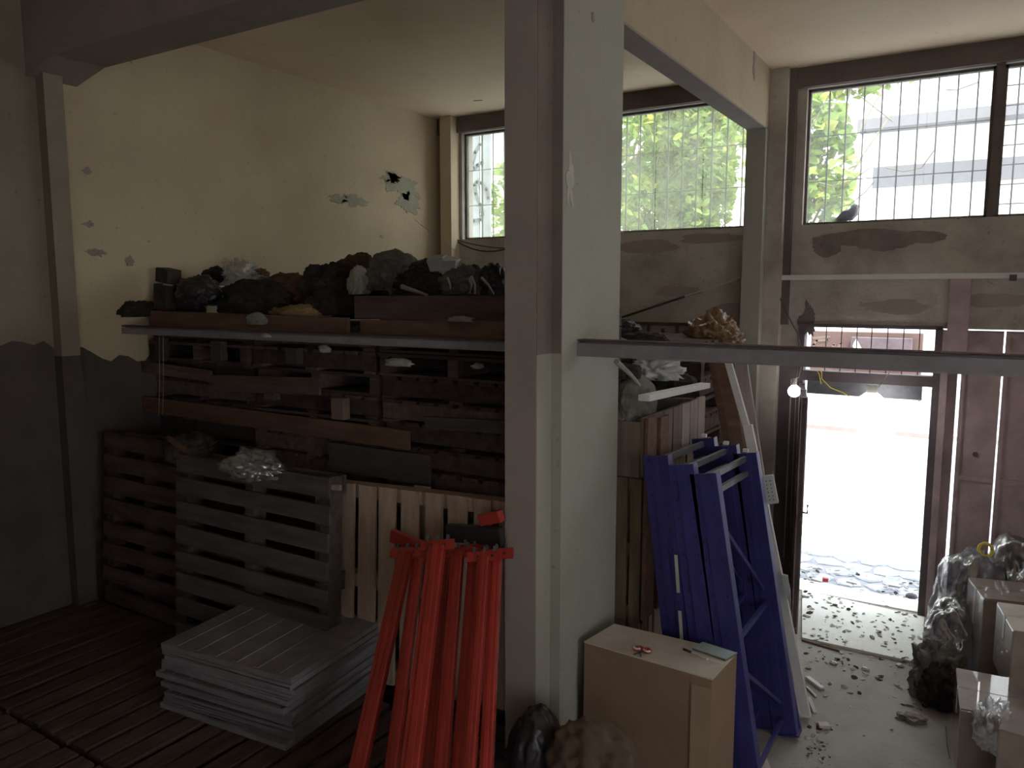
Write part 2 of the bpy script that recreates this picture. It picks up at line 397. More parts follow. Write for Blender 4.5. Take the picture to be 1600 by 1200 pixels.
# concrete beam running to the street wall, and the cross beam on the near side
b = struct(MB().span(-1.94, -1.77, 4.05, YF, 4.25, ZC).build('trim_2', [m_beam]))
MB().span(-1.94, -1.77, YB, 3.3605, 4.25, ZC).build('beam_near_span', m_beam, b)
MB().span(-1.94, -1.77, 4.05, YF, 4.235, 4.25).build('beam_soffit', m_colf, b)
pz = onY(125, 100, 3.24).z
cb = struct(MB().span(XL, -1.96, 2.86, 3.20, 4.30, ZC).build('trim_3', m_dark))
MB().add([(XL,3.2,4.30),(XL+.35,3.2,4.30),(XL,3.2,4.22),(XL,2.86,4.30),(XL+.35,2.86,4.30),(XL,2.86,4.22)],[(0,1,2),(3,5,4),(1,4,5,2),(0,3,4,1),(0,2,5,3)]).build('haunch', m_dark, cb)
MB().span(XL, XL+.006, YB, 3.0, 0, ZC).build('near_wall_skin', m_near, wl)  # near stretch of the left wall coloured darker
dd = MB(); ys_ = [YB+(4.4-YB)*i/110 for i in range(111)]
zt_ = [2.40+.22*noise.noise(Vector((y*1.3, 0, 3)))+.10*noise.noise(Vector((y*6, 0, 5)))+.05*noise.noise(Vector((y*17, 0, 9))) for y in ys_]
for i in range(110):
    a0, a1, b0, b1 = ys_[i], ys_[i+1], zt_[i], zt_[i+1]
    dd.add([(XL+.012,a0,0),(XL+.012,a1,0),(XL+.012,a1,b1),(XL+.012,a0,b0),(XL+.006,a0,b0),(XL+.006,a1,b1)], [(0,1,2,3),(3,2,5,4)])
dd.build('dark_lower_wall', m_lowdk, wl)  # lower wall coloured darker, up to a ragged edge
py0, py1 = onX(76,250,XL+.1).y, onX(106,250,XL+.10).y
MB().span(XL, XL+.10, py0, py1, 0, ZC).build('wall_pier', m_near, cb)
MB().span(XL, XL+.105, py0-.005, py1+.005, 0, 2.36).build('pier_base', m_lowdk, cb)
# ceiling scars
q = onZ(740, 157, ZC); MB().bar(q, q+Vector((.09,.03,0)), .012, .004).build('ceiling_scar', m_dark, bpy.data.objects['ceiling'])
q = onX(1178, 98, -1.77); patch('render_chip', 'x', -1.77, q.y, q.z, .03, .12, 51, m_dark, b, .004, rough=.8)
q = onX(935, 33, -1.77)

# I-beams (steel) tied into the column and left wall
def ibeam(name, x0, x1, y, zt, h, w, label, rustm=m_rust):
    e = empty(name, (x0, y, zt-h), label=label, cat='steel beam')
    MB().span(x0, x1, y-w*.06, y+w*.06, zt-h+.008, zt-.008).build('web', m_ibeam, e)
    MB().span(x0, x1, y-w/2, y+w/2, zt-.008, zt).build('top_flange', rustm, e)
    MB().span(x0, x1, y-w/2, y+w/2, zt-h, zt-h+.008).build('bottom_flange', m_ibeam, e)
    MB().span(x0, x1, y-w/2, y-w/2+.004, zt-h+.008, zt-.018).build('face_channel', m_ibeam, e)
    return e
ibeam('steel_beam', -1.768, XR, 3.56, 2.562, .085, .08, 'long grey steel beam with rusty top flange crossing in front of the doorway')
ibeam('steel_beam', XL, -1.958, 3.46, 2.553, .062, .07, 'thinner grey steel beam running from the column to the dark left wall')

# ------------------------------------------------------------------ windows
def window(i, x0, x1, mulls, rows, vbars, vpitch, glassmat, missing=()):
    e = empty('window_%d' % i, ((x0+x1)/2, YF+.1, ZS), kind='structure')
    fr = MB(); y0, y1 = YF+.06, YF+.11; t = .022
    fr.span(x0, x1, y0, y1, ZT-t, ZT); fr.span(x0, x1, y0, y1, ZS, ZS+t)
    fr.span(x0, x0+t, y0, y1, ZS, ZT); fr.span(x1-t, x1, y0, y1, ZS, ZT)
    for mx in mulls: fr.span(mx-.03, mx+.03, y0-.03, y1+.02, ZS, ZT)
    fr.build('window_frame', m_frame, e)
    n = int((x1-x0)/vpitch); 
    bars = MB()
    for k in range(1, n+1):
        x = x1-.05-k*vpitch+.5*vpitch
        if x > x0+.03: bars.span(x-.006, x+.006, YF+.15, YF+.162, ZS, ZT)
    for z in rows: bars.span(x0, x1, YF+.140, YF+.150, z-.004, z+.004)
    bars.build('security_bars', m_bars, e)
    # panes: one per bay
    edges = [x0]+list(mulls)+[x1]
    bays = []
    for a, b_ in zip(edges[:-1], edges[1:]):
        k = max(1, round((b_-a)/.42))
        for j in range(k): bays.append((a+(b_-a)*j/k, a+(b_-a)*(j+1)/k))
    for j, (a, b_) in enumerate(bays):
        if j in missing: continue
        MB().span(a+.004, b_-.004, YF+.085, YF+.089, ZS+.02, ZT-.02).build('glass_pane', glassmat, e)
    return e
ZR = [onY(1400,197,YF).z, onY(1400,272,YF).z]
w1 = window(1, W[0][0], W[0][1], [-4.15, -3.4], ZR, 1, .148, m_glass)
w2 = window(2, W[1][0], W[1][1], [], ZR, 1, .142, m_glassc)
zz = [ZS+.11+.155*k for k in range(7)]
w3 = window(3, W[2][0], W[2][1], [], zz, 1, .142, m_glassc)
w4 = window(4, W[3][0], W[3][1], [], zz, 1, .142, m_glassc)
st = MB(); st.span(-.06, 0, YF-.01, YF+TH, ZS, ZT); st.span(1.5, 1.56, YF, YF+TH, ZS, ZT); st.build('window_mullion', m_soot, wf)
# crumbling sill edges
rs = random.Random(5)
sl = MB()
for k in range(90):
    x = rs.uniform(-5.2, 3.0)
    if -1.95 < x < -1.5 : continue
    sl.box((x, YF+rs.uniform(.0,.14), ZS+.004), (rs.uniform(.02,.12), rs.uniform(.02,.06), rs.uniform(.008,.03)), Euler((0,0,rs.uniform(-.5,.5))).to_matrix(), jit=.008, rnd=rs)
sl.build('sill_rubble', m_soot, wf)

# ------------------------------------------------------------------ doorway, light above it, steel gate
d = empty('door_1', ((DX0+DX1)/2, YF, 0), kind='structure')
fr = MB()
fr.span(DX0-.05, DX0, YF-.02, YF+.10, 0, DZT); fr.span(DX1, DX1+.055, YF-.04, YF+.12, 0, DZT)
fr.span(DX0, DX1, YF-.02, YF+.10, DZ0, DZT0); fr.span(DX0-.05, DX1+.05, YF-.02, YF+.10, DZT, DZT+.03)
fr.build('door_frame', m_gate2, d)
tb = MB()
for px in (1291,1315,1339,1362,1387,1412,1437):
    x = onY(px, 530, YF+.08).x; tb.span(x-.004, x+.004, YF+.07, YF+.08, DZT0, DZT)
tb.build('transom_bars', m_gate2, d)
hx0, hx1 = onY(1261, 610, YF+.05).x, onY(1440, 625, YF+.05).x
hp = MB().span(hx0, hx1, YF+.04, YF+.052, 1.875, DZ0).build('header_plate', m_galv, d)
for px, py in ((1344,619),(1436,626)):
    q = onY(px, py, YF+.03); MB().tube([q+Vector((0,.012,0)), q], .009, 8).build('bolt', m_white, hp)
# leaf swung inwards
lp0 = Vector((DX0-.0, YF-.03, 0)); lp1 = Vector((-1.19, 6.36, 0)); dirl = (lp1-lp0).normalized()
rl = Matrix.Rotation(math.atan2(dirl.y, dirl.x), 3, 'Z')
leaf = MB().box((lp0+lp1)/2+Vector((0,0,1.0)), ((lp1-lp0).length, .03, 1.94), rl).build('door_leaf', m_gate2, d)
lf = MB()
for t_ in (.02, .5, .98):
    q = lp0.lerp(lp1, t_); lf.box(q+Vector((0,0,1.0)), (.035, .05, 1.95), rl)
for z in (.06, 1.0, 1.94): lf.box((lp0+lp1)/2+Vector((0,0,z)), ((lp1-lp0).length, .045, .035), rl)
lf.build('leaf_stiles', m_gate, leaf)
MB().tube([lp1+Vector((.02,0,1.05)), lp1+Vector((.06,-.01,1.05)), lp1+Vector((.06,-.01,1.12))], .008).build('door_handle', m_galv, leaf)
# fixed sheet between pier and doorway
gf = MB(); gf.span(-1.46, DX0-.05, YF-.01, YF+.05, 0, DZT)
gf.build('fixed_panel', m_gate, d)
MB().span(onY(1232,700,YF-.02).x-.006, onY(1232,700,YF-.02).x+.006, YF-.025, YF-.001, .3, 2.0).build('cable_strip', m_woodp, d)
MB().span(-1.73, -1.47, YF-.02, YF-.001, 0, 2.25).build('panel_board', m_gate2, d)

g = tag(empty('door_2', (1.4, YF, 0)), kind='structure')
xs = [DX1+.055, onY(1498,600,YF).x, onY(1565,600,YF).x, .62, 1.1, 1.6, 2.1, 2.6, GX1]
gap = .012
for k in range(len(xs)-1):
    gp = [.0, .026, .013][min(k,2)]; gq = [.026, .013, .008][min(k,2)]
    a, b_ = xs[k]+gp/2, xs[k+1]-gq/2
    pn = MB().span(a, b_, YF+.02, YF+.035, .03, DZT).build('gate_panel', m_gate, g)
    r_ = MB()
    for z in (.06, 1.25, DZT-.04): r_.span(a, b_, YF+.005, YF+.02, z-.02, z+.02)
    r_.span(a, a+.03, YF+.004, YF+.02, .03, DZT); 
    r_.build('panel_rails', m_gate, pn)
q = onY(1524, 710, YF+.02); MB().tube([q, q-Vector((0,.01,0))], .022, 12).build('round_cover', m_gate2, g)
MB().span(-.28, -.13, YF-.07, YF-.002, 2.3, 2.93).build('gate_post', m_gate, g)
MB().span(DX1+.056, DX1+.11, YF-.05, YF+.02, 0, DZT).build('gate_post', m_gate, g)

# slab at the threshold
slab = [onZ(1253,1000,0), onZ(1438,1040,0), onZ(1444,968,0), Vector((-1.33,7.40,0))]
slab[2].y = min(slab[2].y, 7.38)
s_ = MB().add([p for p in slab]+[p+Vector((0,0,.022)) for p in slab], [(0,1,2,3)[::-1],(4,5,6,7),(0,1,5,4),(1,2,6,5),(2,3,7,6),(3,0,4,7)]).build('trim_4', m_slab)
struct(s_)
struct(MB().span(DX0, DX1, YF, YF+TH+.06, 0, .012).build('trim_5', m_slab))

# rail and diagonal conduit on the street wall
q0, q1 = onY(1203,434,YF-.06), onY(1597,434,YF-.06)
r_ = empty('wall_rail', q0, label='pale horizontal metal rail fixed to wall above the gate', cat='rail')
MB().span(q0.x, q1.x+1.4, YF-.08, YF-.045, q0.z-.022, q0.z+.022).build('rail_bar', m_white, r_)
br = MB()
for x in (-1.5, -.8, -.1, .6, 1.3): br.span(x-.02, x+.02, YF-.045, YF, q0.z-.02, q0.z+.02)
br.build('brackets', m_galv, r_)
q = onY(1583, 434, YF-.09); MB().box(q, (.05,.03,.05)).build('hanging_clip', m_gate2, r_)
a, b_ = onY(968,497,YF-.03), onY(1162,433,YF-.03)
t = tag(empty('wall_conduit', a), 'thin diagonal conduit climbing the grey wall under the middle window', 'conduit')
MB().tube([a, a.lerp(b_,.55)], .011).build('rusty_length', m_rust, t)
MB().tube([a.lerp(b_,.55), b_], .010).build('bare_length', m_whited, t)
MB().box(b_, (.04,.05,.04)).build('clamp', m_gate2, t)
def lying_wire(name, pts, r, m, label, cat):
    return tag(MB().tube(pts, r, 6).build(name, m), label, cat)
def sag(a, b_, s, n=10):
    a, b_ = Vector(a), Vector(b_)
    return [a.lerp(b_, i/n) - Vector((0,0,s*4*(i/n)*(1-i/n))) for i in range(n+1)]
lying_wire('black_cable', sag(onY(712,376,YF-.03), onY(840,360,YF-.03), .17), .008, m_black, 'black cable sagging under the sill of the far left window', 'cable')
lying_wire('black_cable', sag(onY(705,372,YF-.04), onY(845,385,YF-.04), .06), .006, m_black, 'thinner black cable looped just below the sill of the far left window', 'cable')
lying_wire('grey_wire', sag(onX(648,343,XL+.01), onY(712,392,YF-.17), .01), .002, m_wire, 'thin grey wire slanting across the corner beside the far left window', 'wire')
lying_wire('twig', [onY(x,y,YF-.05) for x,y in ((1192,425),(1182,436),(1174,450),(1170,462))], .005, m_gate2, 'short dark twig stuck to the pier under the concrete beam', 'twig')
lying_wire('loose_wire', sag(onY(1205,430,YF-.1), onY(1246,520,YF-.1), .03)+[onY(1251,548,YF-.1)], .006, m_gate2, 'dark wire hanging down the wall beside the transom light', 'wire')

# wires and bulbs in the doorway
def bulb(px, py, Y, r, hang, label):
    q = onY(px, py, Y); e = tag(empty('hanging_bulb', q), label, 'lamp', 'lit bulbs hanging in the doorway')
    bm = bmesh.new(); bmesh.ops.create_uvsphere(bm, u_segments=20, v_segments=14, radius=r)
    for v in bm.verts:
        if v.co.z > 0: v.co.x *= 1-.35*(v.co.z/r)**2; v.co.y *= 1-.35*(v.co.z/r)**2; v.co.z *= 1.1
        v.co += q
    me = bpy.data.meshes.new('glass_globe'); bm.to_mesh(me); bm.free(); me.materials.append(m_bulb)
    for p in me.polygons: p.use_smooth = True
    o = bpy.data.objects.new('glass_globe', me); COL.objects.link(o); put_under(o, e)
    MB().tube([q+Vector((0,0,r*.95)), q+Vector((0,0,r*1.1+.05))], r*.35, 10).build('lamp_holder', m_whited, e)
    MB().tube([q+Vector((0,0,r*1.1+.05))]+hang, .003, 6).build('flex', m_wire, e)
    return e
qb = onY(1361, 636, 7.0)
bulb(1361, 636, 7.0, .125, [onY(1372,606,7.05), onY(1380,595,7.1), onY(1395,575,YF-.03)], 'round white lit bulb hanging in the middle of the open doorway')
bulb(1241, 611, 7.1, .055, [onY(1248,590,7.2), onY(1252,572,YF-.03)], 'small lit bulb glowing at the upper left corner of the doorway')
lying_wire('yellow_wire', [onY(x,y,7.3) for x,y in ((1283,600),(1280,585),(1277,580),(1281,577),(1284,583),(1284,592),(1298,606),(1318,614),(1330,622))], .004, m_yel, 'loose yellow wire loop dangling under the beam by the doorway', 'wire')

# ================================================================== OUTSIDE
struct(MB().span(-30, 30, YF+TH, 60, -.12, -.036).build('ground', m_street))
rs = random.Random(11)
cob = MB()
def stone(mb, x, y, r, rs):
    n = 7; ring = []; 
    for lv, (k, z) in enumerate(((1,-.05),(.97,-.030),(.78,-.022))):
        for i in range(n):
            a = 2*math.pi*(i+.5)/n
            kk = k*(1+.16*math.sin(i*2.3+x*9+y*5))
            ring.append((x+r*kk*math.cos(a), y+r*kk*math.sin(a), z))
    fs = [tuple(2*n+i for i in range(n))]
    for l in range(2):
        for i in range(n): fs.append((l*n+i, l*n+(i+1)%n, (l+1)*n+(i+1)%n, (l+1)*n+i))
    mb.add(ring, fs)
y = YF+TH+.1; row = 0
while y < 10.2:
    rr = .142
    x = -5.0 + (row % 2)*.14
    while x < 2.6:
        stone(cob, x+rs.uniform(-.02,.02), y+rs.uniform(-.02,.02), rr*rs.uniform(.85,1.08), rs); x += .275
    y += .245; row += 1
tag(cob.build('cobblestones', m_stone), 'pale sunlit cobblestones paving the street outside', 'cobblestones', kind='stuff')
# low street wall across the way, with pale plinth, writing and a dark board
YW = 19.0
sw = tag(empty('street_wall', (-2.5, YW, 0)), 'low brownish pink wall with scrawled graffiti seen through the light above the door', 'wall')
za, zb = onY(1300,518,YW).z, onY(1300,600,YW).z
xa, xb = onY(1266,560,YW).x, onY(1440,560,YW).x
MB().span(xa, xb, YW, YW+.3, zb, za).build('pink_face', m_pinkwall, sw)
MB().span(xa-.6, xb+.5, YW+.02, YW+.35, .55, zb+.0).build('white_plinth', m_cream, sw)
MB().span(xa, xb, YW-.04, YW+.34, -.05, .55).build('footing', m_cream, sw)
def strokes(name, segs, Y, r, m, parent):
    mb = MB()
    for s in segs:
        pts = [onY(x, y, Y) for x, y in s]
        for p, q in zip(pts[:-1], pts[1:]): mb.bar(p, q, r, .006, side=(q-p).cross(Vector((0,1,0))))
        for p in pts: mb.box(p, (r*.8,.006,r*.8))
    return mb.build(name, m, parent)
strokes('graffiti', [[(1294,531),(1276,532),(1271,538),(1272,546),(1282,550),(1294,548)],[(1297,552),(1303,538),(1307,548),(1313,536),(1317,552)],[(1272,528),(1296,526)]], YW-.01, .06, m_paintg, sw)
dk = MB(); p0, p1 = onY(1330,527,YW-.3), onY(1423,560,YW-.3); dk.span(p0.x, p1.x, YW-.32, YW-.02, p1.z, p0.z)
dk = dk.build('dark_board', m_gate2, sw)
q = [onY(x,y,YW-.33) for x,y in ((1334,536),(1338,529),(1350,551),(1340,552),(1332,541))]
MB().add([p for p in q]+[p+Vector((0,.01,0)) for p in q], [(0,1,2,3,4),(9,8,7,6,5)]).build('folded_sheet', m_white, dk)
# gutter shade put in as a raised dark kerb
struct(MB().span(-9, 4, 16.9, 17.7, -.05, .05).build('shade_strip', m_dark))
# pale building farther off
bd = tag(empty('pale_building', (2, 26, 0)), 'large overexposed pale building with grey eaves beyond the right windows', 'building')
MB().span(-3.2, 16, 26, 34, -.05, 9.4).build('building_wall', m_cream, bd)
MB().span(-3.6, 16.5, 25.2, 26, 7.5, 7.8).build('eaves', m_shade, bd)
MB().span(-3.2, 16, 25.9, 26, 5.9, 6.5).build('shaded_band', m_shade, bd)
MB().span(-3.2, 16, 25.9, 26, 3.6, 3.75).build('string_course', m_shade, bd)
# white boarded screen with graffiti beside the far left window
bw = tag(empty('boarded_screen', (-5.9, 8.35, 0)), 'tall white boarded screen with curling grey graffiti outside the far left window', 'screen')
Yb = 8.4
for k, (u0, u1) in enumerate(((700,731),(732,750),(751,767))):
    p0, p1 = onY(u0, 200, Yb), onY(u1, 380, Yb); MB().span(p0.x, p1.x-.01, Yb, Yb+.03, -.05, 5.1).build('board', m_screen, bw)
strokes('graffiti', [[(750,225),(742,238),(738,255),(734,270)],[(740,263),(746,258),(753,254)],[(763,310),(760,296),(752,286),(745,284),(741,289),(743,303),(750,320),(754,335),(750,344),(740,345),(733,346)]], Yb-.006, .045, m_paintb, bw)
MB().span(-6.3, -5.3, Yb+.03, Yb+.08, 3.0, 3.1).build('back_rail', m_bars, bw)

def leafcloud(mb, c, rx, ry, rz, n, size, rs, hollow=.3):
    for _ in range(n):
        while True:
            p = Vector((rs.uniform(-1,1), rs.uniform(-1,1), rs.uniform(-1,1)))
            if hollow < p.length < 1: break
        k = noise.noise(p*2.2+Vector(c))
        if k < -.12: continue
        q = Vector(c)+Vector((p.x*rx, p.y*ry, p.z*rz))
        s = size*rs.uniform(.6,1.4)
        m_ = Euler((rs.uniform(-1.2,1.2), rs.uniform(-.8,.8), rs.uniform(0,6.28))).to_matrix()
        pts = [(-.5,0,0),(-.18,.32,.05),(.2,.28,.08),(.55,0,-.05),(.2,-.28,.08),(-.18,-.32,.05)]
        mb.add([q+m_ @ (Vector(a)*s) for a in pts], [(0,1,2,3),(0,3,4,5)], mi=(1 if rs.random() < .14 else 0))
def tree(name, base, crowns, n, size, label, seed, yel=True):
    rs = random.Random(seed); e = tag(empty(name, base), label, 'tree', 'trees beyond the windows')
    tr = MB(); b0 = Vector(base)
    top = Vector(crowns[0][0])
    tr.tube([b0, b0.lerp(top,.4)+Vector((.06,0,0)), b0.lerp(top,.8), top], .11, 9, r2=.03)
    tr.build('trunk', m_bark, e, smooth=True)
    for (c, r) in crowns:
        mb = MB(); leafcloud(mb, c, r[0], r[1], r[2], n, size, rs); mb.build('crown', [m_leaf, m_leafy], e)
        bb = MB()
        for k in range(5):
            d_ = Vector((rs.uniform(-1,1)*r[0], rs.uniform(-.6,.6)*r[1], rs.uniform(-.7,1)*r[2]))
            st_ = b0.lerp(top, .75); bb.tube([st_, st_.lerp(Vector(c)+d_, .5)+Vector((0,0,.1)), Vector(c)+d_], .022, 5, r2=.006)
        bb.build('branches', m_bark, e)
    return e
tree('broadleaf_tree', (-4.6, 11.6, -.05), [((-4.75,11.4,4.9),(1.5,1.0,1.7)),((-3.95,11.8,4.5),(.6,.7,1.4))], 9500, .125, 'dense green broadleaf tree filling the view through the middle window', 1)
tree('tall_tree', (-6.6, 15, -.05), [((-6.4,15,6.4),(2.8,1.2,2.9))], 6000, .2, 'tall darker tree standing farthest back behind the middle window', 2)
tree('fig_tree', (-2.35, 10.4, -.05), [((-2.05,10.3,4.3),(.62,.6,1.0)),((-1.7,11.6,6.0),(1.3,.7,.6))], 1500, .17, 'yellow green tree with big leaves and bare twigs behind the pigeon', 3)
tree('shrub_tree', (-6.3, 9.9, -.05), [((-6.2,10,4.1),(.3,.4,.65))], 500, .13, 'narrow bushy tree beside the graffitied white boards', 4)
# twigs crossing before the right window
tw = MB()
for pts in (((1278,285),(1300,291),(1330,283),(1360,262)),((1385,262),(1412,268),(1440,262),(1462,232)),((1305,326),(1330,318),(1352,300),(1365,285)),((1478,140),(1495,141),(1530,128)),((1325,135),(1350,155),(1395,190)),((1268,200),(1300,140))):
    tw.tube([onY(x,y,8.1) for x,y in pts], .006, 5)
tw.build('bare_twigs', m_bark, next(o for o in COL.objects if o.name.startswith('fig_tree')))

# pigeon on the sill
def skin_blob(name, secs, m, parent=None, n=16):
    """closed surface through elliptical sections (centre, side vec radius, up radius) along a path"""
    mb = MB(); k = len(secs)
    for i, (c, ra, rb, t_) in enumerate(secs):
        t_ = Vector(t_).normalized(); x = Vector((0,1,0)); x = (x-t_*x.dot(t_)).normalized(); y = t_.cross(x)
        for j in range(n):
            a = 2*math.pi*j/n; mb.v.append(tuple(Vector(c)+x*ra*math.cos(a)+y*rb*math.sin(a)))
    for i in range(k-1):
        for j in range(n): mb.f.append((i*n+j, i*n+(j+1)%n, (i+1)*n+(j+1)%n, (i+1)*n+j)); mb.m.append(0)
    mb.f.append(tuple(range(n))[::-1]); mb.m.append(0); mb.f.append(tuple((k-1)*n+j for j in range(n))); mb.m.append(0)
    return mb.build(name, m, parent, smooth=True)
qp = onY(1327, 348, YF+.125); qp.z = ZS+.022
pg = tag(empty('pigeon', qp), 'grey pigeon crouching on the sill of the right hand window, beak to the right', 'bird')
S = 1.0
body = skin_blob('body', [(qp+Vector((-.115,0,.008)), .014,.006,(1,0,.1)), (qp+Vector((-.085,0,.024)), .034,.022,(1,0,.3)), (qp+Vector((-.05,0,.044)), .050,.042,(1,0,.4)),
    (qp+Vector((-.005,0,.058)), .058,.058,(1,0,.6)), (qp+Vector((.028,0,.082)), .046,.048,(.7,0,1)), (qp+Vector((.036,0,.108)), .034,.038,(.3,0,1)), (qp+Vector((.038,0,.128)), .030,.035,(.2,0,1)), (qp+Vector((.040,0,.144)), .022,.026,(.1,0,1)), (qp+Vector((.040,0,.152)), .008,.010,(0,0,1))], m_bird, pg)
MB().tube([qp+Vector((.068,0,.128)), qp+Vector((.088,0,.124)), qp+Vector((.102,0,.118))], .006, 8, r2=.0015).build('beak', m_gate2, pg)
for s_y in (-1, 1):
    MB().tube([qp+Vector((.055,s_y*.022,.132)), qp+Vector((.055,s_y*.026,.132))], .005, 8).build('eye', m_black, pg)
    skin_blob('wing', [(qp+Vector((.01,s_y*.050,.075)), .006,.02,(-1,0,-.3)), (qp+Vector((-.04,s_y*.050,.062)), .008,.032,(-1,0,-.3)), (qp+Vector((-.08,s_y*.040,.040)), .006,.018,(-1,0,-.3)), (qp+Vector((-.125,s_y*.015,.016)), .003,.006,(-1,0,-.3))], m_bird, pg, 10)
    MB().tube([qp+Vector((.0,s_y*.02,.02)), qp+Vector((.01,s_y*.02,0.0)), qp+Vector((.035,s_y*.02,-.002))], .004, 6).build('foot', m_redp, pg)

# ================================================================== PALLETS
def pallet_meshes(L, Wd, nb, bw, seed, mats):
    rs = random.Random(seed); out = []
    pitch = (Wd-bw)/(nb-1)
    t = MB()
    for i in range(nb):
        y = -Wd/2+bw/2+i*pitch+rs.uniform(-.006,.006)
        t.box((rs.uniform(-.006,.006), y, .131), (L+rs.uniform(-.01,.01), bw*rs.uniform(.9,1.04), .021), Euler((0,0,rs.uniform(-.006,.006))).to_matrix(), jit=.002, rnd=rs)
    out.append(('top_deck', t))
    for k in (-1, 0, 1):
        s = MB(); s.box((k*(L/2-.045), 0, .07), (.075 if k else .07, Wd, .098), jit=.002, rnd=rs); out.append(('stringer', s))
    t = MB()
    for y in (-Wd/2+.05, 0, Wd/2-.05): t.box((0, y, .0105), (L, .1, .019), jit=.002, rnd=rs)
    out.append(('bottom_deck', t))
    res = []
    for nm, mb in out:
        me = bpy.data.meshes.new(nm); me.from_pydata(mb.v, [], mb.f); me.materials.append(mats); me.update(); res.append((nm, me))
    return res
PV = {}
def pallet(loc, rot, key, label, group=None, name='wooden_pallet', L=1.12, Wd=1.12, nb=8, bw=.11, m=None):
    k = (key, L, Wd, nb, bw)
    if k not in PV: PV[k] = pallet_meshes(L, Wd, nb, bw, hash(str(key)) % 1000 if False else sum(map(ord, str(key))), m or m_wood)
    e = tag(empty(name, loc, rot), label, 'pallet', group)
    for nm, me in PV[k]:
        o = bpy.data.objects.new(nm, me); COL.objects.link(o); o.parent = e
    return e
ORD = ['topmost','second','third','fourth','fifth','sixth','seventh','eighth','ninth','tenth','eleventh','twelfth','thirteenth','fourteenth','fifteenth','sixteenth','seventeenth','eighteenth','nineteenth']
rs = random.Random(3)
H = .1425
stacks = [(-4.93, 18, 'the stack against the left wall'), (-3.775, 18, 'the middle stack under the rag heap'), (-2.615, 19, 'the stack beside the concrete column')]
YS = 4.22
for xc, n, where in stacks:
    zz_ = 0; 
    for k in range(n):
        rot90 = rs.random() < .6
        o = ORD[n-1-k]
        word = 'topmost' if o == 'topmost' else o+' from the top'
        pallet((xc+rs.uniform(-.012,.012), YS+rs.uniform(-.05,.03), zz_), (0, 0, (math.pi/2 if rot90 else 0)+rs.uniform(-.012,.012)), 'v%d' % rs.randrange(3),
               'dark flat wooden pallet, %s in %s' % (word, where), 'flat pallets in the tall stacks', m=m_wood)
        zz_ += H+.0006
# thick top planks over the right-hand stacks
def plank(name, p0, p1, h, th, m, label, cat='plank', group=None, side=(0,0,1)):
    o = MB().bar(p0, p1, h, th, side=side).build(name, m, bevel=.003)
    return tag(o, label, cat, group)
def fplank(x0, y0, x1, y1, hpx, Y, th, m, label, name='loose_plank', group=None):
    a, b_ = onY(x0, y0, Y), onY(x1, y1, Y)
    return plank(name, a, b_, hpx*pxm((a+b_)/2), th, m, label, group=group)
YP = 3.60
fplank(556, 480, 800, 482, 38, YP, .03, m_wood, 'wide dark board on edge along the top of the pallet stacks')
fplank(565, 513, 800, 516, 28, YP+.0, .03, m_woodr, 'reddish board on edge just above the steel beam by the column')
fplank(235, 498, 545, 512, 28, YP, .03, m_woodr, 'dark red board on edge beneath the brown rags')
fplank(218, 630, 640, 688, 27, YP-.04, .025, m_woodr, 'long reddish plank slanting down across the front of the pallets')
fplank(516, 712, 672, 735, 46, YP-.03, .03, m_woodg, 'broad grey brown board below the slanting reddish plank')
fplank(665, 660, 800, 668, 20, YP, .025, m_woodg, 'short grey board level with the column middle')
fplank(330, 598, 500, 604, 26, YP-.03, .025, m_wood, 'weathered plank stub stained green on the pallet front')
fplank(176, 566, 330, 588, 18, YP-.03, .025, m_wood, 'dark plank stub near the left wall under the steel beam')
for k, (x, y, w, h) in enumerate(((253,545,16,36),(342,548,22,30),(460,556,22,26),(532,638,24,34),(425,612,20,26))):
    q = onY(x, y, YP-.005); s = pxm(q)
    tag(MB().box(q, (w*s*1.1,.06,h*s)).build('wood_block', m_wood2 if k == 3 else m_woodg, bevel=.003), ['upright wooden block close to the left wall below the steel beam','grey wooden block under the steel beam, second from the left wall','wooden block under the steel beam beneath the ochre rag','lighter wooden block end above the slanting reddish plank','small dark wooden block left of the lighter block end'][k], 'wood block')

# low platform of flat pallets at the front left
ZP = H*4
for c_, (xc, yc) in enumerate(((-4.93,2.50),(-3.775,2.50),(-2.62,2.50),(-4.93,1.34),(-3.775,1.34))):
    for k in range(4):
        where = ['the low platform by the left wall','the low platform under the steel sheets','the low platform under the red beams','the near platform by the left wall','the near platform in the dark corner'][c_]
        pallet((xc+rs.uniform(-.01,.01), yc+rs.uniform(-.01,.01), k*(H+.0006)), (0,0,(k%2)*math.pi/2), 'v%d' % (k%3), 'dark flat pallet, %s of %s' % (['bottom layer','second layer up','third layer up','top layer'][k], where), 'flat pallets of the low platform', m=m_wood)
ZP = 4*(H+.0006)
# upright pallets standing on the platform
YU = 3.03
zt = onY(370, 737, YU-.14).z
xA0, xA1 = onY(252, 800, YU-.14).x, onY(488, 800, YU-.14).x
wA = xA1-xA0
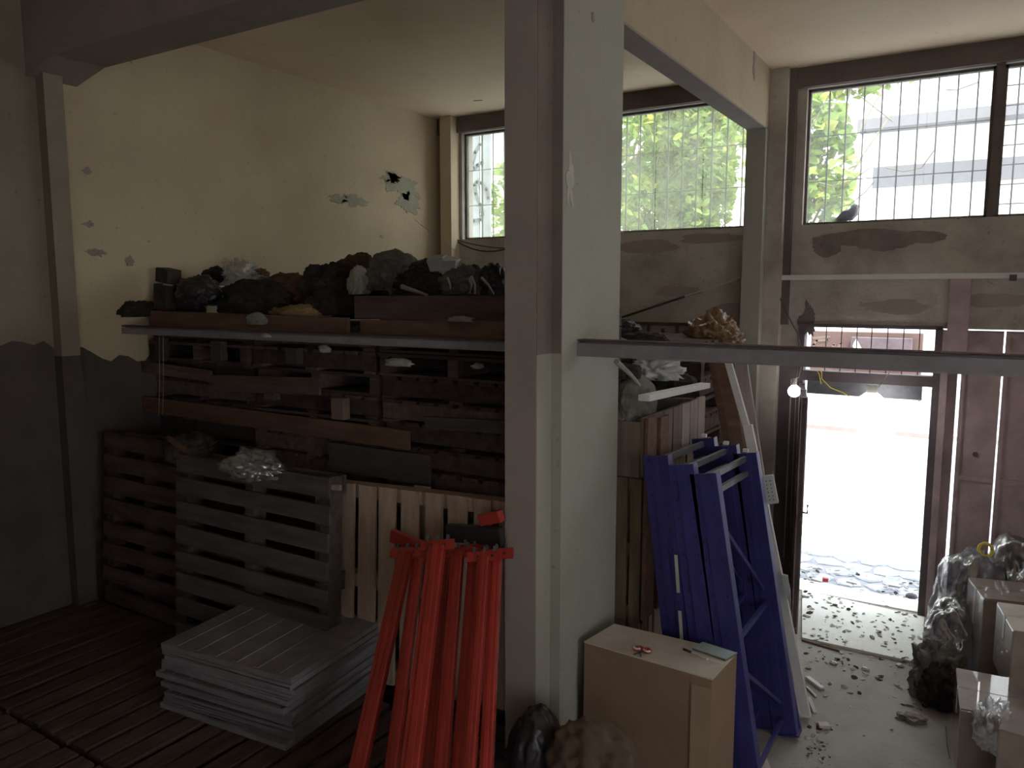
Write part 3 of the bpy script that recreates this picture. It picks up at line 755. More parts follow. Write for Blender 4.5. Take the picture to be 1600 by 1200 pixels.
# pallets with level boards
def upright(xc, y, zb, L, Wd, nb, bw, key, vertical, label, rz=0, lean=-.06, m=None):
    e = Euler((math.pi/2+lean, 0, rz), 'XYZ')
    M_ = Matrix.Rotation(rz, 4, 'Z') @ Matrix.Rotation(math.pi/2+lean, 4, 'X') @ (Matrix.Rotation(math.pi/2, 4, 'Z') if vertical else Matrix.Identity(4))
    hh = (L if vertical else Wd)/2
    return pallet((xc, y, zb+hh*math.cos(lean)+.004), M_.to_euler(), key, label, 'upright pallets before the stacks', L=L, Wd=Wd, nb=nb, bw=bw, m=m)
hA = zt-ZP
print('upright', xA0, xA1, zt, hA)
upright((xA0+xA1)/2, YU+.09, ZP, wA, hA, max(5, round(hA/.152)), .112, 'ua', False, 'grey pallet standing upright with level boards, behind the steel sheets', m=m_woodg)
upright(xA0-.50, YU+.20, ZP, .96, hA+.02, max(5, round(hA/.152)), .112, 'ub', False, 'dark brown pallet standing upright with level boards against the left wall', m=m_wood)
# pallet with upright boards, turned a little to the viewer
pV0 = onY(487, 752, 3.16); pV1 = onY(800, 773, 3.34)
wV = (pV1-pV0).length; hV = pV0.z-ZP
print('V', pV0, pV1, wV, hV)
rzV = math.atan2(pV1.y-pV0.y, pV1.x-pV0.x)
cV = (pV0+pV1)/2
e = upright(cV.x+.0, cV.y+.13, ZP, hV, wV, 9, .109, 'uv', True, 'yellowish pallet standing upright with vertical boards, behind the red beams', rz=rzV, lean=-.05, m=m_woody)

# ------------------------------------------------------------------ grey sheets
ztop = .93
P = [onZ(*q, ztop) for q in ((400,928),(585,965),(465,1065),(262,1005))]
cx = sum(P, Vector())/4
ex = (P[1]-P[0]+P[2]-P[3]).normalized(); w_ = ((P[1]-P[0]).length+(P[2]-P[3]).length)/2; d_ = ((P[3]-P[0]).length+(P[2]-P[1]).length)/2
ang = math.atan2(ex.y, ex.x)
print('plates', P, w_, d_)
nP = 12; tp = (ztop-ZP)/nP
base_sheet = None
rs = random.Random(8)
pos = ['topmost','second from the top','third from the top','fourth from the top','fifth from the top','sixth from the top','seventh from the top','sixth from the bottom'.replace('sixth','fifth'),'fourth from the bottom','third from the bottom','second from the bottom','lowest']
def sheet_mesh():
    a = MB(); a.box((0,0,tp*.5-.004+.0), (w_, d_, .006))
    for k in range(7): a.box((-w_/2+w_*(k+.5)/7, 0, tp*.5+.001), (w_*.05, d_*.98, .005))
    r = MB()
    hh = tp*.92
    r.box((0,-d_/2+.006,hh/2), (w_, .012, hh)); r.box((0,d_/2-.006,hh/2), (w_, .012, hh))
    r.box((-w_/2+.006,0,hh/2), (.012, d_-.024, hh)); r.box((w_/2-.006,0,hh/2), (.012, d_-.024, hh))
    return a, r
sa, sr = sheet_mesh()
for k in range(nP):
    z = ZP+(nP-1-k)*tp
    jt = 0 if k == 0 else 1
    e = tag(empty('steel_tray', (cx.x+jt*rs.uniform(-.022,.022), cx.y+jt*(rs.uniform(-.02,.02)+.015*math.sin(k)), z), (0,0,ang+jt*rs.uniform(-.03,.03))), 'shallow grey steel shelf tray, %s of the pile before the pallets' % pos[k], 'shelf tray', 'grey steel trays in a pile')
    if k == 0:
        top_me = None
        # the topmost lies open side down: a full ribbed sheet
    if k == 0:
        t = MB(); t.box((0,0,tp*.9), (w_,d_,.004))
        for j in range(6): t.box((-w_/2+w_*(j+.7)/6.4, 0, tp*.9+.004), (w_*.035, d_*.97, .006))
        o = t.build('ribbed_top', m_plate); o.parent = e
        o = sr.build('rim', m_plate); o.parent = e; rim_me = o.data
        o = sa.build('tray_sheet', m_plate); sheet_me = o.data; o.parent = e; o.scale = (.97,.97,.5)
    else:
        for nm, me in (('rim', rim_me), ('tray_sheet', sheet_me)):
            o = bpy.data.objects.new(nm, me); COL.objects.link(o); o.parent = e

# ------------------------------------------------------------------ red pallet-rack beams
def rack_beam(xt, yt, xb, Yt, Yb, wpx, dep, label, conn=True):
    Yb -= .42; T = onY(xt, yt, Yt); B = foot(xt, yt, xb, 1200, Yb, ZP+.03)
    w = wpx*pxm(T)
    ax = (T-B).normalized()
    side = Vector((1, .25, 0)); side = (side-ax*side.dot(ax)).normalized(); nrm = ax.cross(side)
    e = tag(empty('rack_beam', B), label, 'rack beam', 'red rack beams leaning by the column')
    MB().bar(B+ax*.01, T-ax*.03, w, dep, side=side).build('box_section', m_red, e, bevel=.006)
    MB().bar(B+ax*.02-nrm*(dep*.5+.004), T-ax*.03-nrm*(dep*.5+.004), w*.35, .008, side=side).build('step_ledge', m_red, e, bevel=.002)
    for P_, s_ in ((T, 1), (B, -1)):
        c_ = P_-ax*.02*s_
        pl = MB().bar(c_-side*.085, c_+side*.085, .055, .012, side=ax).build('end_connector', m_red, e, bevel=.002)
        hk = MB()
        for u in (-.05, 0, .05): hk.box(c_+side*u+ax*.035*s_*1.0, (.012,.02,.03), Matrix((side, nrm, ax)).transposed())
        hk.build('hooks', m_galv, pl)
        ho = MB()
        for u in (-.03, .04): ho.tube([c_+side*u-nrm*.0065, c_+side*u+nrm*.0085], .006, 8); ho.tube([c_+side*u-nrm*.0085, c_+side*u+nrm*.0065], .006, 8)
        ho.build('bolt_holes', m_black, pl)
    return e
beams = [(636,858,560,3.00,2.50,22,.05,'glossy red beam leaning farthest left, with bright reflections'),
 (684,846,642,2.93,2.44,26,.05,'red beam with a holed end plate standing in front of the others'),
 (655,866,612,3.06,2.62,16,.05,'dull red beam between the glossy left beam and the plated beam'),
 (716,858,690,3.06,2.56,18,.05,'red beam just right of the plated beam'),
 (742,852,716,3.13,2.70,16,.05,'dark red beam set back behind its neighbours'),
 (757,864,732,3.01,2.50,18,.05,'bright red beam, second from the column'),
 (776,860,760,3.08,2.60,17,.05,'red beam standing closest to the column'),
 (700,872,668,3.15,2.76,14,.05,'shaded red beam hidden behind the plated beam')]
for q in beams: rack_beam(*q)
q0, q1 = onY(612,836,3.10), onY(664,858,3.10)
tag(MB().bar(q0, q1, .07, .03, side=(0,0,1)).build('steel_bracket', m_red, bevel=.003), 'flat red steel bracket lying across the beam tops at left', 'bracket')
q0, q1 = onY(752,812,3.14), onY(784,806,3.14)
tag(MB().bar(q0, q1, .06, .05, side=(0,0,1)).build('red_end_cap', m_red, bevel=.006), 'small red cap poking up by the column above the beams', 'cap')
q0, q1 = onY(700,832,3.16), onY(786,838,3.16)
tag(MB().bar(q0, q1, .09, .05, side=(0,0,1)).build('dark_channel', m_black, bevel=.006), 'dark steel channel lying behind the red beam tops', 'steel channel')

# ------------------------------------------------------------------ crumpled things
def crumple(name, c, r, seed, m, label=None, cat=None, group=None, amp=.36, freq=2.2, sub=5, flat=.0, parent=None, ridg=.5, rot=0):
    bm = bmesh.new(); bmesh.ops.create_icosphere(bm, subdivisions=sub, radius=1)
    sv = Vector((seed*3.7, seed*1.3, seed*.7))
    for v in bm.verts:
        p = v.co.copy()
        w_ = p+Vector((noise.noise(p*freq*.8+sv), noise.noise(p*freq*.8+sv*1.7), noise.noise(p*freq*.8+sv*2.3)))*.45
        n1 = noise.fractal(w_*freq*.6+sv, 1, 2, 3); n2 = 1-abs(noise.noise(w_*freq*1.6+sv*2))*2.6; n3 = 1-abs(noise.noise(w_*freq*3.4+sv*3))*2.6; n4 = 1-abs(noise.noise(w_*freq*7.5+sv*4))*2.6
        k = .93+amp*n1*.8+amp*ridg*(n2*.34+n3*.26+n4*.12)
        q = Vector((p.x*r[0]*k, p.y*r[1]*k, p.z*r[2]*k))
        if q.z < -r[2]*.55*(1-flat): q.z = -r[2]*.55*(1-flat)
        v.co = Matrix.Rotation(rot, 3, 'Z') @ q + Vector(c)
    me = bpy.data.meshes.new(name); bm.to_mesh(me); bm.free(); me.materials.append(m)
    for p in me.polygons: p.use_smooth = True
    o = bpy.data.objects.new(name, me); COL.objects.link(o)
    me.transform(Matrix.Translation(-Vector(c))); o.location = c
    if parent is not None: put_under(o, parent)
    if label: tag(o, label, cat, group)
    return o
def lump(x0, y0, x1, y1, Y, name, m, label, cat, seed, **kw):
    """crumpled thing filling the view between two corners, at depth Y"""
    c = onY((x0+x1)/2, (y0+y1)/2, Y); s = pxm(c)
    rx = (x1-x0)/2*s*1.05; rz = (y1-y0)/2*s
    dep = kw.pop('dep', min(rx, max(rz*1.3, .10)))
    # bottom is cut at .55 rz: lift radius so the visible extent still fits
    return crumple(name, c-Vector((0,0,rz*.22)), (rx, dep, rz*1.25), seed, m, label, cat, **kw)
J = 3.95
lump(272,432,350,480,J-.22,'rubbish_bag',m_black,'black rubbish bag at the left end of the heap','bag',1)
lump(318,416,352,446,J+.15,'dark_bundle',m_dkcloth,'small dark peak of cloth beside the clear plastic','cloth bundle',2)
lump(345,410,412,448,J+.25,'plastic_wrap',m_film,'crumpled clear plastic wrap on top of the heap near the left wall','plastic wrap',3,amp=.6,freq=3)
lump(330,440,470,500,J-.1,'dark_blanket',m_dkcloth,'wide dark blanket slumped over the left stack','blanket',4)
lump(392,428,505,474,J+.05,'brown_sack',m_brcloth,'reddish brown sack in the middle of the heap','sack',5)
lump(395,420,420,436,J+.3,'brown_rag',m_brcloth,'little brown rag next to the clear plastic','rag',6)
lump(478,414,562,478,J+.1,'black_coat',m_dkcloth,'black coat heaped under the rust coloured rag','coat',7)
lump(536,400,578,428,J+.3,'rust_rag',m_brcloth,'rust coloured rag on the crest of the heap','rag',8,amp=.5)
lump(552,396,580,414,J+.4,'dark_rag',m_dkcloth,'dark rag behind the rust coloured one','rag',9)
lump(572,391,660,440,J+.35,'grey_tarpaulin',m_gycloth,'grey brown tarpaulin forming the highest hump','tarpaulin',10,amp=.2)
lump(545,416,578,462,J-.05,'pale_cloth_strip',m_pale,'pale cloth strip hanging down the middle of the heap','cloth',11,amp=.4)
lump(575,412,640,456,J+.0,'grey_jacket',m_gycloth,'grey patterned jacket below the highest hump','jacket',12,amp=.45,freq=3)
lump(640,406,684,432,J+.25,'black_bag',m_black,'shiny black bag left of the white cartons','bag',13)
lump(610,424,712,466,J-.02,'dark_bundle',m_dkcloth,'large dark bundle resting on the wide board','cloth bundle',14)
lump(712,408,732,462,J+.12,'pale_bag',m_pale,'pale bag between the white carton and the dark ball','bag',15)
lump(728,412,754,458,J+.12,'dark_ball',m_dkcloth,'round dark ball of cloth near the column','ball of cloth',16,amp=.12)
lump(688,418,762,462,J-.0,'olive_cloth',m_gycloth,'olive cloth with dangling strips near the column','cloth',17,amp=.5,freq=3)
lump(748,418,800,468,J+.05,'black_sheet',m_black,'black plastic sheet heaped against the column','plastic sheet',18,amp=.5)
lump(416,476,520,500,J-.22,'ochre_rag',m_ochre,'ochre rag spread along the edge of the stack','rag',19,amp=.4,dep=.12)
lump(235,455,330,492,J-.15,'black_sheeting',m_black,'low black sheeting at the foot of the upright dark blocks','plastic sheet',20)
lump(176,468,240,496,J-.4,'dark_rubble_bag',m_dkcloth,'flat dark bag lying closest to the left wall','bag',23,dep=.15)
lump(470,452,560,494,J-.12,'dark_bedding',m_dkcloth,'dark bedding folded over the stack edge','bedding',25)
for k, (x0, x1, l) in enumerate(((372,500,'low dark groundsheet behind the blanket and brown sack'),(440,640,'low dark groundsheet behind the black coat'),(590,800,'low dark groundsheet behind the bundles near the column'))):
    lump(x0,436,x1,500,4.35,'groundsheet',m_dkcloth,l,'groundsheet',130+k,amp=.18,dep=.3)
# dangling strips of the olive cloth
oc = bpy.data.objects['olive_cloth']
for k, pts in enumerate((((733,434),(737,447),(734,458)),((736,432),(742,445),(742,459)),((752,434),(763,445),(772,460)),((699,434),(703,444),(704,452)))):
    MB().tube([onY(x,y,J-.22-.0) for x,y in pts], .009, 6, r2=.004).build('dangling_strip', m_pale, oc)
tag(MB().tube([onY(x,y,J-.28) for x,y in ((628,448),(650,455),(668,461))], .016, 8, r2=.006).build('pale_strip', m_pale), 'pale strip of cloth trailing over the wide board', 'cloth')
tag(MB().tube([onY(x,y,J-.24) for x,y in ((355,470),(372,478),(388,490))], .006, 6).build('twine', m_pale), 'thin pale cord lying on the dark blanket', 'cord')
lump(379,488,424,508,J-.38,'paper_sheet',m_pale,'curled pale paper drooping over the dark red board','paper',22,amp=.2,dep=.03)
for k,(x,y,w,h,an,l) in enumerate(((684,411,26,13,-.12,'white crushed carton on the heap, nearest the pale corner'),(704,412,22,12,.1,'white crushed carton touching the pale bag'))):
    q = onY(x, y, J+.08); s = pxm(q)
    e = tag(MB().box(q, (w*s,.12,h*s*1.4), Euler((.3,an,.4)).to_matrix(), jit=.01, rnd=random.Random(k)).build('white_carton', m_paper, bevel=.003), l, 'carton')
JB = 3.66
e = tag(empty('dark_block', onY(262,440,JB)), 'dark upright block tied with a pale strap near the left wall', 'block')
q = onY(263,431,JB); s = pxm(q)
MB().box(q, (30*s,.12,22*s), Euler((0,.16,0)).to_matrix()).build('upper_block', m_dkcloth, e, bevel=.005)
q = onY(260,464,JB); MB().box(q, (30*s,.12,40*s), Euler((0,.1,0)).to_matrix()).build('lower_block', m_dkcloth, e, bevel=.005)
q = onY(262,444,JB-.065); MB().bar(q-Vector((.05,0,0)), q+Vector((.06,0,-.01)), .012, .004, side=(0,0,1)).build('strap', m_pale, e)
# bits caught between the pallets
for k,(x0,y0,x1,y1,m,l) in enumerate(((600,560,646,573,m_pale,'torn white plastic caught between pallets right of centre'),(498,540,518,551,m_pale,'scrap of white cloth hanging just under the steel beam'),(738,568,756,576,m_pale,'small white scrap beside the column under the beam'),(698,494,742,503,m_pale,'folded pale paper lying between the top boards'),(408,521,424,528,m_pale,'white scrap perched on the steel beam'))):
    lump(x0,y0,x1,y1, 3.57 if k != 4 else 3.42,'torn_scrap',m,l,'scrap',40+k,amp=.6,freq=3,sub=3,dep=.03)
lump(350,704,446,748, YU-.02,'plastic_sheet',m_film,'crumpled translucent plastic lying on top of the upright grey pallet','plastic sheet',50,amp=.5,dep=.14)
lump(262,680,340,722, YU+.12,'dark_rubbish',m_dkcloth,'dark rubbish on the ledge above the reddish upright pallet','rubbish',51,amp=.5,dep=.14)
tag(MB().bar(onY(262,684,YU), onY(292,706,YU), .03, .02).build('short_stick', m_woodr), 'short reddish stick poking out of the dark rubbish', 'stick')
tag(MB().bar(onY(462,757,YU+.02), onY(532,762,YU+.02), .03, .02).build('flat_lath', m_woodp), 'thin pale lath resting above the corner of the yellowish pallet', 'lath')
for px in (249, 255):
    lying_wire('hanging_string', [onY(px,525,3.41), onY(px+.5,600,3.41), onY(px-1,650,3.41)], .0018, m_pale, 'thin string hanging from the left steel beam, %s of the two' % ('nearer the wall' if px == 249 else 'farther from the wall'), 'string')

# ------------------------------------------------------------------ right of the column: crates, sacks, planks
XC = -1.66
for k in range(2):   # two pallets upright, facing the doorway, one on the other
    z0 = .0+k*.868
    M_ = Matrix.Rotation(math.pi/2, 4, 'Z') @ Matrix.Rotation(math.pi/2, 4, 'X') @ Matrix.Rotation(math.pi/2, 4, 'Z')
    pallet((XC-.16, 4.93, z0+.434), M_.to_euler(), 'ux', ['lower yellowish pallet standing on edge right behind the column','upper yellowish pallet standing on edge right behind the column'][k], 'pallets on edge behind the column', L=.862, Wd=1.22, nb=9, bw=.118, m=m_woody)
for k in range(17):
    pallet((-2.36, 6.2, k*(H+.0006)), (0,0,(k%2)*math.pi/2), 'v%d' % (k%3), 'dark flat pallet %s in the stack under the amber bag' % (ORD[16-k]+(' from the top' if k < 16 else '')), 'flat pallets under the amber bag', m=m_wood)
for k in range(2):
    M_ = Matrix.Rotation(math.pi/2, 4, 'X') @ Matrix.Rotation(math.pi/2, 4, 'Z')
    pallet((-2.19, 4.24, k*.868+.434), M_.to_euler(), 'uy', ['lower slatted pallet facing the viewer, squeezed beside the column','upper slatted pallet facing the viewer, squeezed beside the column'][k], 'slatted pallets beside the column', L=.862, Wd=1.12, nb=12, bw=.072, m=m_woody2)
# slatted crate with white top rail
z1 = onX(1102, 612, XC+.04).z
cr = tag(empty('slatted_crate', (-1.85, 4.75, 1.86)), 'pale slatted wooden crate with a white top rail, beside the white leaning board', 'crate')
ya, yb = onX(1008, 650, XC+.04).y, onX(1104, 650, XC+.04).y
zb0 = 1.74
ns = 7
rs = random.Random(4)
for k in range(ns):
    y0 = ya+(yb-ya)*k/ns
    MB().span(XC+.01, XC+.032, y0+.008, y0+(yb-ya)/ns-.012, zb0+rs.uniform(0,.02), z1-.035).build('slat', m_woodp if k >= 4 else m_wood2, cr)
MB().span(XC-.50, XC+.01, ya, ya+.022, zb0, z1-.06).build('end_board', m_wood2, cr)
MB().span(XC-.50, XC-.0, yb-.022, yb, zb0, z1-.06).build('end_board', m_woodp, cr)
MB().span(XC-.52, XC-.50, ya, yb, zb0, z1-.06).build('back_board', m_woodg, cr)
a, b_ = onX(1006,622,XC+.05), onX(1102,602,XC+.05)
MB().bar(a, b_, .035, .07, side=(0,0,1)).build('top_rail', m_white, cr, bevel=.003)
# a second row of standing boards below the crate
for k, (u, m, l) in enumerate(((1012, m_woodr, 'dark upright slat below the pale crate, left one'), (1032, m_woodr, 'dark upright slat below the pale crate, right one'))):
    p0 = onX(u, 640, XC+.06); tag(MB().span(XC+.045, XC+.065, p0.y, p0.y+.14, .9, p0.z-.05).build('upright_slat', m), l, 'slat')
# heap on the crate
lump(962,566,1000,592,4.25,'dark_cushion',m_dkcloth,'small dark cushion wedged behind the column under the steel beam','cushion',60)
lump(985,556,1062,592,5.0,'white_plastic_bag',m_paper,'white and bluish plastic bag spread under the steel beam','plastic bag',61,amp=.55,freq=3.2,dep=.2)
lump(988,576,1082,618,5.05,'ribbed_tarpaulin',m_dkcloth,'dark ribbed tarpaulin bulging over the crate','tarpaulin',62,amp=.25,dep=.22)
lump(960,585,1020,668,4.32,'olive_sack',m_gycloth,'large dull olive sack squeezed between column and crate','sack',63,amp=.15,dep=.26)
MB().tube([onX(x,y,-1.66) for x,y in ((963,565),(985,585),(1000,602))], .016, 6, r2=.008).build('white_strap', m_pale, bpy.data.objects['olive_sack'])
lump(960,500,1000,530,5.9,'crumpled_bag',m_black,'crumpled grey bag on the stack just right of the column','bag',64,amp=.5)
lump(964,520,1046,550,5.7,'dark_jacket',m_dkcloth,'dark jacket with pale lining lying above the steel beam','jacket',65,amp=.3)
MB().tube([onY(x,y,5.5) for x,y in ((965,528),(985,535),(1008,541))], .014, 6, r2=.006).build('pale_lining', m_pale, bpy.data.objects['dark_jacket'])
am = lump(1076,494,1152,556,6.3,'amber_bag',m_straw,'shiny amber plastic bag bulging above the steel beam','bag',66,amp=.35,freq=3.4,ridg=1)
# ribbed pale sheet leaning on the wall
p0, p1 = onY(966,502,7.25), onY(1082,506,7.25)
rb = tag(empty('corrugated_sheet', ((p0.x+p1.x)/2, 7.25, 0)), 'dusty ribbed panel standing against the wall left of the amber bag', 'panel')
MB().span(p0.x-.3, p1.x+.2, 7.24, 7.26, 0, p0.z-.02).build('panel_sheet', m_front, rb)
rr = MB(); n=9
for k in range(n): 
    x = p0.x-.25+(p1.x-p0.x+.4)*k/(n-1); rr.span(x-.012, x+.012, 7.215, 7.24, 0.1, p0.z-.03-.03*(k%2))
rr.build('ribs', m_rust, rb)
MB().span(p0.x-.3, p1.x+.2, 7.21, 7.262, p0.z-.03, p0.z).build('top_rim', m_rust, rb)

# leaning planks between crate and white board
def lean(xt, yt, xb, yb, Y, w, th, m, name, label, cat='board', side=(1,0,0), z=0.0):
    T = onY(xt, yt, Y); B = foot(xt, yt, xb, yb, Y, z+w*.12)
    return tag(MB().bar(B, T, w, th, side=side).build(name, m, bevel=.002), label, cat)
lean(1126,560,1228,1090,5.45,.10,.03,m_woodr,'leaning_plank','dark red plank leaning nearest the pale crate','plank')
lean(1112,560,1214,1090,5.40,.05,.03,m_woodr,'leaning_plank','narrow dark plank leaning left of the dark red one','plank')
lean(1156,556,1238,1090,5.58,.09,.025,m_woodp,'leaning_plank','pinkish plank end showing behind the top of the white board','plank')
tag(MB().bar(onY(1169,676,5.185), onY(1137,562,5.185), .045, .03, side=(1,0,0)).build('white_board', m_white, bevel=.002), 'narrow white board, the upper one leaning from above the beam', 'board')
wb = lean(1168,664,1258,1110,5.14,.062,.03,m_white,'white_board','long white board leaning to the floor beside the blue frames')
q = onY(1200,765,5.05); s = pxm(q)
fo = MB().box(q, (24*s,.05,44*s), Euler((0,-.22,.2)).to_matrix()).build('perforated_block', m_paper, wb, bevel=.003)
hb = MB()
for i in range(3):
    for j in range(6): hb.box(q+Euler((0,-.22,.2)).to_matrix() @ Vector(((i-1)*6*s,-.026,(j-2.5)*6*s)), (.006,.004,.008))
hb.build('holes', m_gate2, fo)
tag(MB().add([onY(x,y,5.08) for x,y in ((1222,898),(1230,900),(1234,925),(1230,938),(1224,915))]+[onY(x,y,5.08)+Vector((0,.02,0)) for x,y in ((1222,898),(1230,900),(1234,925),(1230,938),(1224,915))],[(0,1,2,3,4),(9,8,7,6,5)]+[(i,(i+1)%5,5+(i+1)%5,5+i) for i in range(5)]).build('paper_flap', m_paper), 'torn paper flap low on the edge of the long white board', 'paper')

# ------------------------------------------------------------------ blue rack frames
def blue_frame(k, tn, bn, label, plugs=False):
    """upright frame: near post Y=4.0, far post Y=4.86, ladder bracing between"""
    Yn, Yf = 4.02, 4.86
    T = onY(*tn, Yn); B = foot(tn[0], tn[1], bn[0], bn[1], Yn, .02)
    off = Vector((0, Yf-Yn, 0)); T2 = T+off+Vector((.0,0,-.04)); B2 = B+off
    e = tag(empty('rack_frame', B), label, 'rack frame', 'blue rack frames leaning together')
    ax = (T-B).normalized()
    for (a, b_, nm) in ((B, T, 'post'), (B2, T2, 'post')):
        mb = MB(); w, d_ = .142, .07
        mb.bar(a, b_, w, .006, side=(1,0,0)) if nm == 'x' else None
        sd = Vector((1,0,0)); sd = (sd-ax*sd.dot(ax)).normalized(); nr = Vector((0,1,0))
        mb.bar(a-nr*d_/2, b_-nr*d_/2, w, .004, side=sd)                       # face
        mb.bar(a-sd*w/2, b_-sd*w/2, d_, .004, side=nr); mb.bar(a+sd*w/2, b_+sd*w/2, d_, .004, side=nr)
        mb.bar(a-nr*(d_/2+.006), b_-nr*(d_/2+.006), w*.3, .008, side=sd)      # raised rib
        L_ = (b_-a).length; n_ = int(L_/.10)
        for i in range(n_):
            for u in (-.3, .3): mb.box(a+ax*(.08+i*.10)-nr*(d_/2+.0025)+sd*u*w, (.008,.003,.02), Matrix((sd, nr, ax)).transposed(), 1)
        po = mb.build('post', [m_blue, m_black], e)
        ft = MB().bar(a-ax*.0, a+ax*.012, w+.03, d_+.03, side=sd).build('foot_plate', m_blue, po)
    L_ = (T-B).length
    zs = [.10, .48, .52, .95] ; 
    def pt(t_, far): 
        p = B.lerp(T, t_); return (B2.lerp(T2, t_) if far else p)
    for i, t_ in enumerate((.06, .47, .93, .98)):
        MB().bar(pt(t_,0), pt(t_+(.0),1), .035, .02, side=(0,0,1)).build('cross_brace', m_galv if i >= 2 else m_blue, e)
    for (t0, t1) in ((.90,.50),(.44,.10)):
        MB().bar(pt(t0,0), pt(t1,1), .022, .015, side=(0,0,1)).build('diagonal_brace', m_blue, e)
    if plugs:
        MB().box(T2+ax*.012, (.03,.03,.02)).build('white_plug', m_white, e)
    return e
blue_frame(0, (1101,738), (1131,950), 'blue rack frame with visible bracing, nearest the doorway', True)
blue_frame(1, (1066,724), (1094,950), 'blue rack frame, second from the doorway', True)
blue_frame(2, (1027,710), (1053,950), 'blue rack frame farthest from the doorway, touching the pallets', True)
# one larger frame standing behind, slightly higher
T = onY(1160,716,4.95); B = foot(1160,716,1240,1130,4.95,.01)
bf = tag(empty('rack_frame', B), 'broad dark blue rack frame standing hard against the long white board', 'rack frame', 'blue rack frames leaning together')
MB().bar(B, T, .085, .03, side=(1,0,0)).build('post', m_blue, bf, bevel=.003)
Tn = onY(1120,742,4.14)
MB().bar(B+Vector((-.07,-.03,0)), T+Vector((-.07,-.03,0)), .01, .03, side=(1,0,0)).build('flange_edge', m_galv, bf)
MB().box(T+Vector((0,-.02,.015)), (.03,.03,.03)).build('white_plug', m_white, bf)
for px, py in ((1058,898),(1064,985)):
    q = onY(px, py, 3.955); tag(MB().bar(q+Vector((-.01,0,.11)), q+Vector((.01,0,-.10)), .018, .004, side=(1,0,0)).build('white_strip', m_whited), 'thin white strip stuck to the blue frame, %s one' % ('upper' if py < 940 else 'lower'), 'strip')
q = onY(1112,700,4.9); tag(MB().add([q+Vector((-.015,0,-.05)), q+Vector((.02,0,-.03)), q+Vector((.015,0,.06)), q+Vector((-.015,.02,-.05)), q+Vector((.02,.02,-.03)), q+Vector((.015,.02,.06))],[(0,1,2),(5,4,3),(0,1,4,3),(1,2,5,4),(2,0,3,5)]).build('paper_shard', m_pale), 'pale pointed shard of paper above the blue frames', 'paper')

# ------------------------------------------------------------------ carton with things on it
zt = .96
P = [onZ(*q, zt) for q in ((960,975),(1152,1020),(1113,1062),(912,1003))]
cx = sum(P, Vector())/4
bx = tag(empty('cardboard_box', (cx.x, cx.y, 0)), 'tall brown cardboard box carrying a notebook, beside the concrete column', 'box')
bt = [Vector((p.x, p.y, 0.0)) for p in P]
print('box', P)
MB().add([p for p in bt]+[p+Vector((0,0,zt-.004)) for p in bt], [(0,1,2,3),(4,7,6,5),(0,4,5,1),(1,5,6,2),(2,6,7,3),(3,7,4,0)]).build('box_sides', m_card, bx, bevel=.006)
mA, mB_ = (P[0]+P[3])/2, (P[1]+P[2])/2
def quad(a, b_, c_, d__, z0, z1_):
    ps = [a, b_, c_, d__]; return [Vector((p.x,p.y,z0)) for p in ps]+[Vector((p.x,p.y,z1_)) for p in ps]
QF = [(3,2,1,0),(4,5,6,7),(0,1,5,4),(1,2,6,5),(2,3,7,6),(3,0,4,7)]
g_ = (P[0]-P[3]).normalized()*.002
MB().add(quad(P[3], P[2], mB_-g_, mA-g_, zt-.003, zt+.002), QF).build('flap', m_cardt, bx)
MB().add(quad(mA+g_, mB_+g_, P[1], P[0], zt-.003, zt+.002), QF).build('flap', m_cardt, bx)
ed = (P[1]-P[0]).normalized()
MB().add(quad(P[2]-ed*.10-Vector((0,.0015,0)), P[2]-Vector((0,.0015,0)), P[2]+Vector((0,0.001,0)), P[2]-ed*.10+Vector((0,.001,0)), .0, zt-.05), QF).build('side_strip', m_cardlt, bx)  # slightly lighter cardboard strip at the right end of the front
zq = zt+.002
# notebook
N = [onZ(*q, zq+.012) for q in ((1098,1003),(1151,1020),(1134,1030),(1082,1012))]
nb_ = tag(empty('notebook', sum(N, Vector())/4), 'pale teal notebook lying at the corner of the tall cardboard box', 'notebook')
MB().add([Vector((p.x,p.y,zq)) for p in N]+[Vector((p.x,p.y,zq+.010)) for p in N], [(3,2,1,0),(4,5,6,7),(0,1,5,4),(1,2,6,5),(2,3,7,6),(3,0,4,7)]).build('pages', m_gycloth, nb_)
MB().add([Vector((p.x,p.y,zq+.0102)) for p in N]+[Vector((p.x,p.y,zq+.0135)) for p in N], [(3,2,1,0),(4,5,6,7),(0,1,5,4),(1,2,6,5),(2,3,7,6),(3,0,4,7)]).build('cover', m_teal, nb_)
# pen
a, b_ = onZ(1068,1014,zq+.006), onZ(1106,1030,zq+.006)
pn = tag(empty('pen', a), 'clear pen with dark cap lying beside the teal notebook', 'pen')
MB().tube([a, a.lerp(b_,.35)], .0065, 10).build('cap', m_black, pn)
MB().tube([a.lerp(b_,.35), b_], .0055, 10).build('barrel', m_white, pn)
# red and white thing: two looped ends of a clip
q = onZ(1003,1018,zq+.001); s = pxm(q)
rc = tag(empty('scissors', q), 'small red and white handled scissors lying on the tall cardboard box', 'scissors')
for sx in (-1, 1):
    pts = []
    for i in range(15):
        a_ = 2*math.pi*i/14; pts.append(q+Vector((sx*.024+.019*math.cos(a_)+(-.006*sx*math.sin(a_)), .022*math.sin(a_)+.01, .007)))
    MB().tube(pts, .0065, 8).build('handle', m_redp if sx < 0 else m_redp, rc)
    MB().tube([p+Vector((0,0,.006)) for p in pts[8:14]], .0055, 8).build('white_grip', m_white, rc)
    MB().bar(q+Vector((sx*.012,-.008,.006)), q+Vector((-sx*.02,-.065,.006)), .009, .003, side=(1,0,0)).build('blade', m_galv, rc)

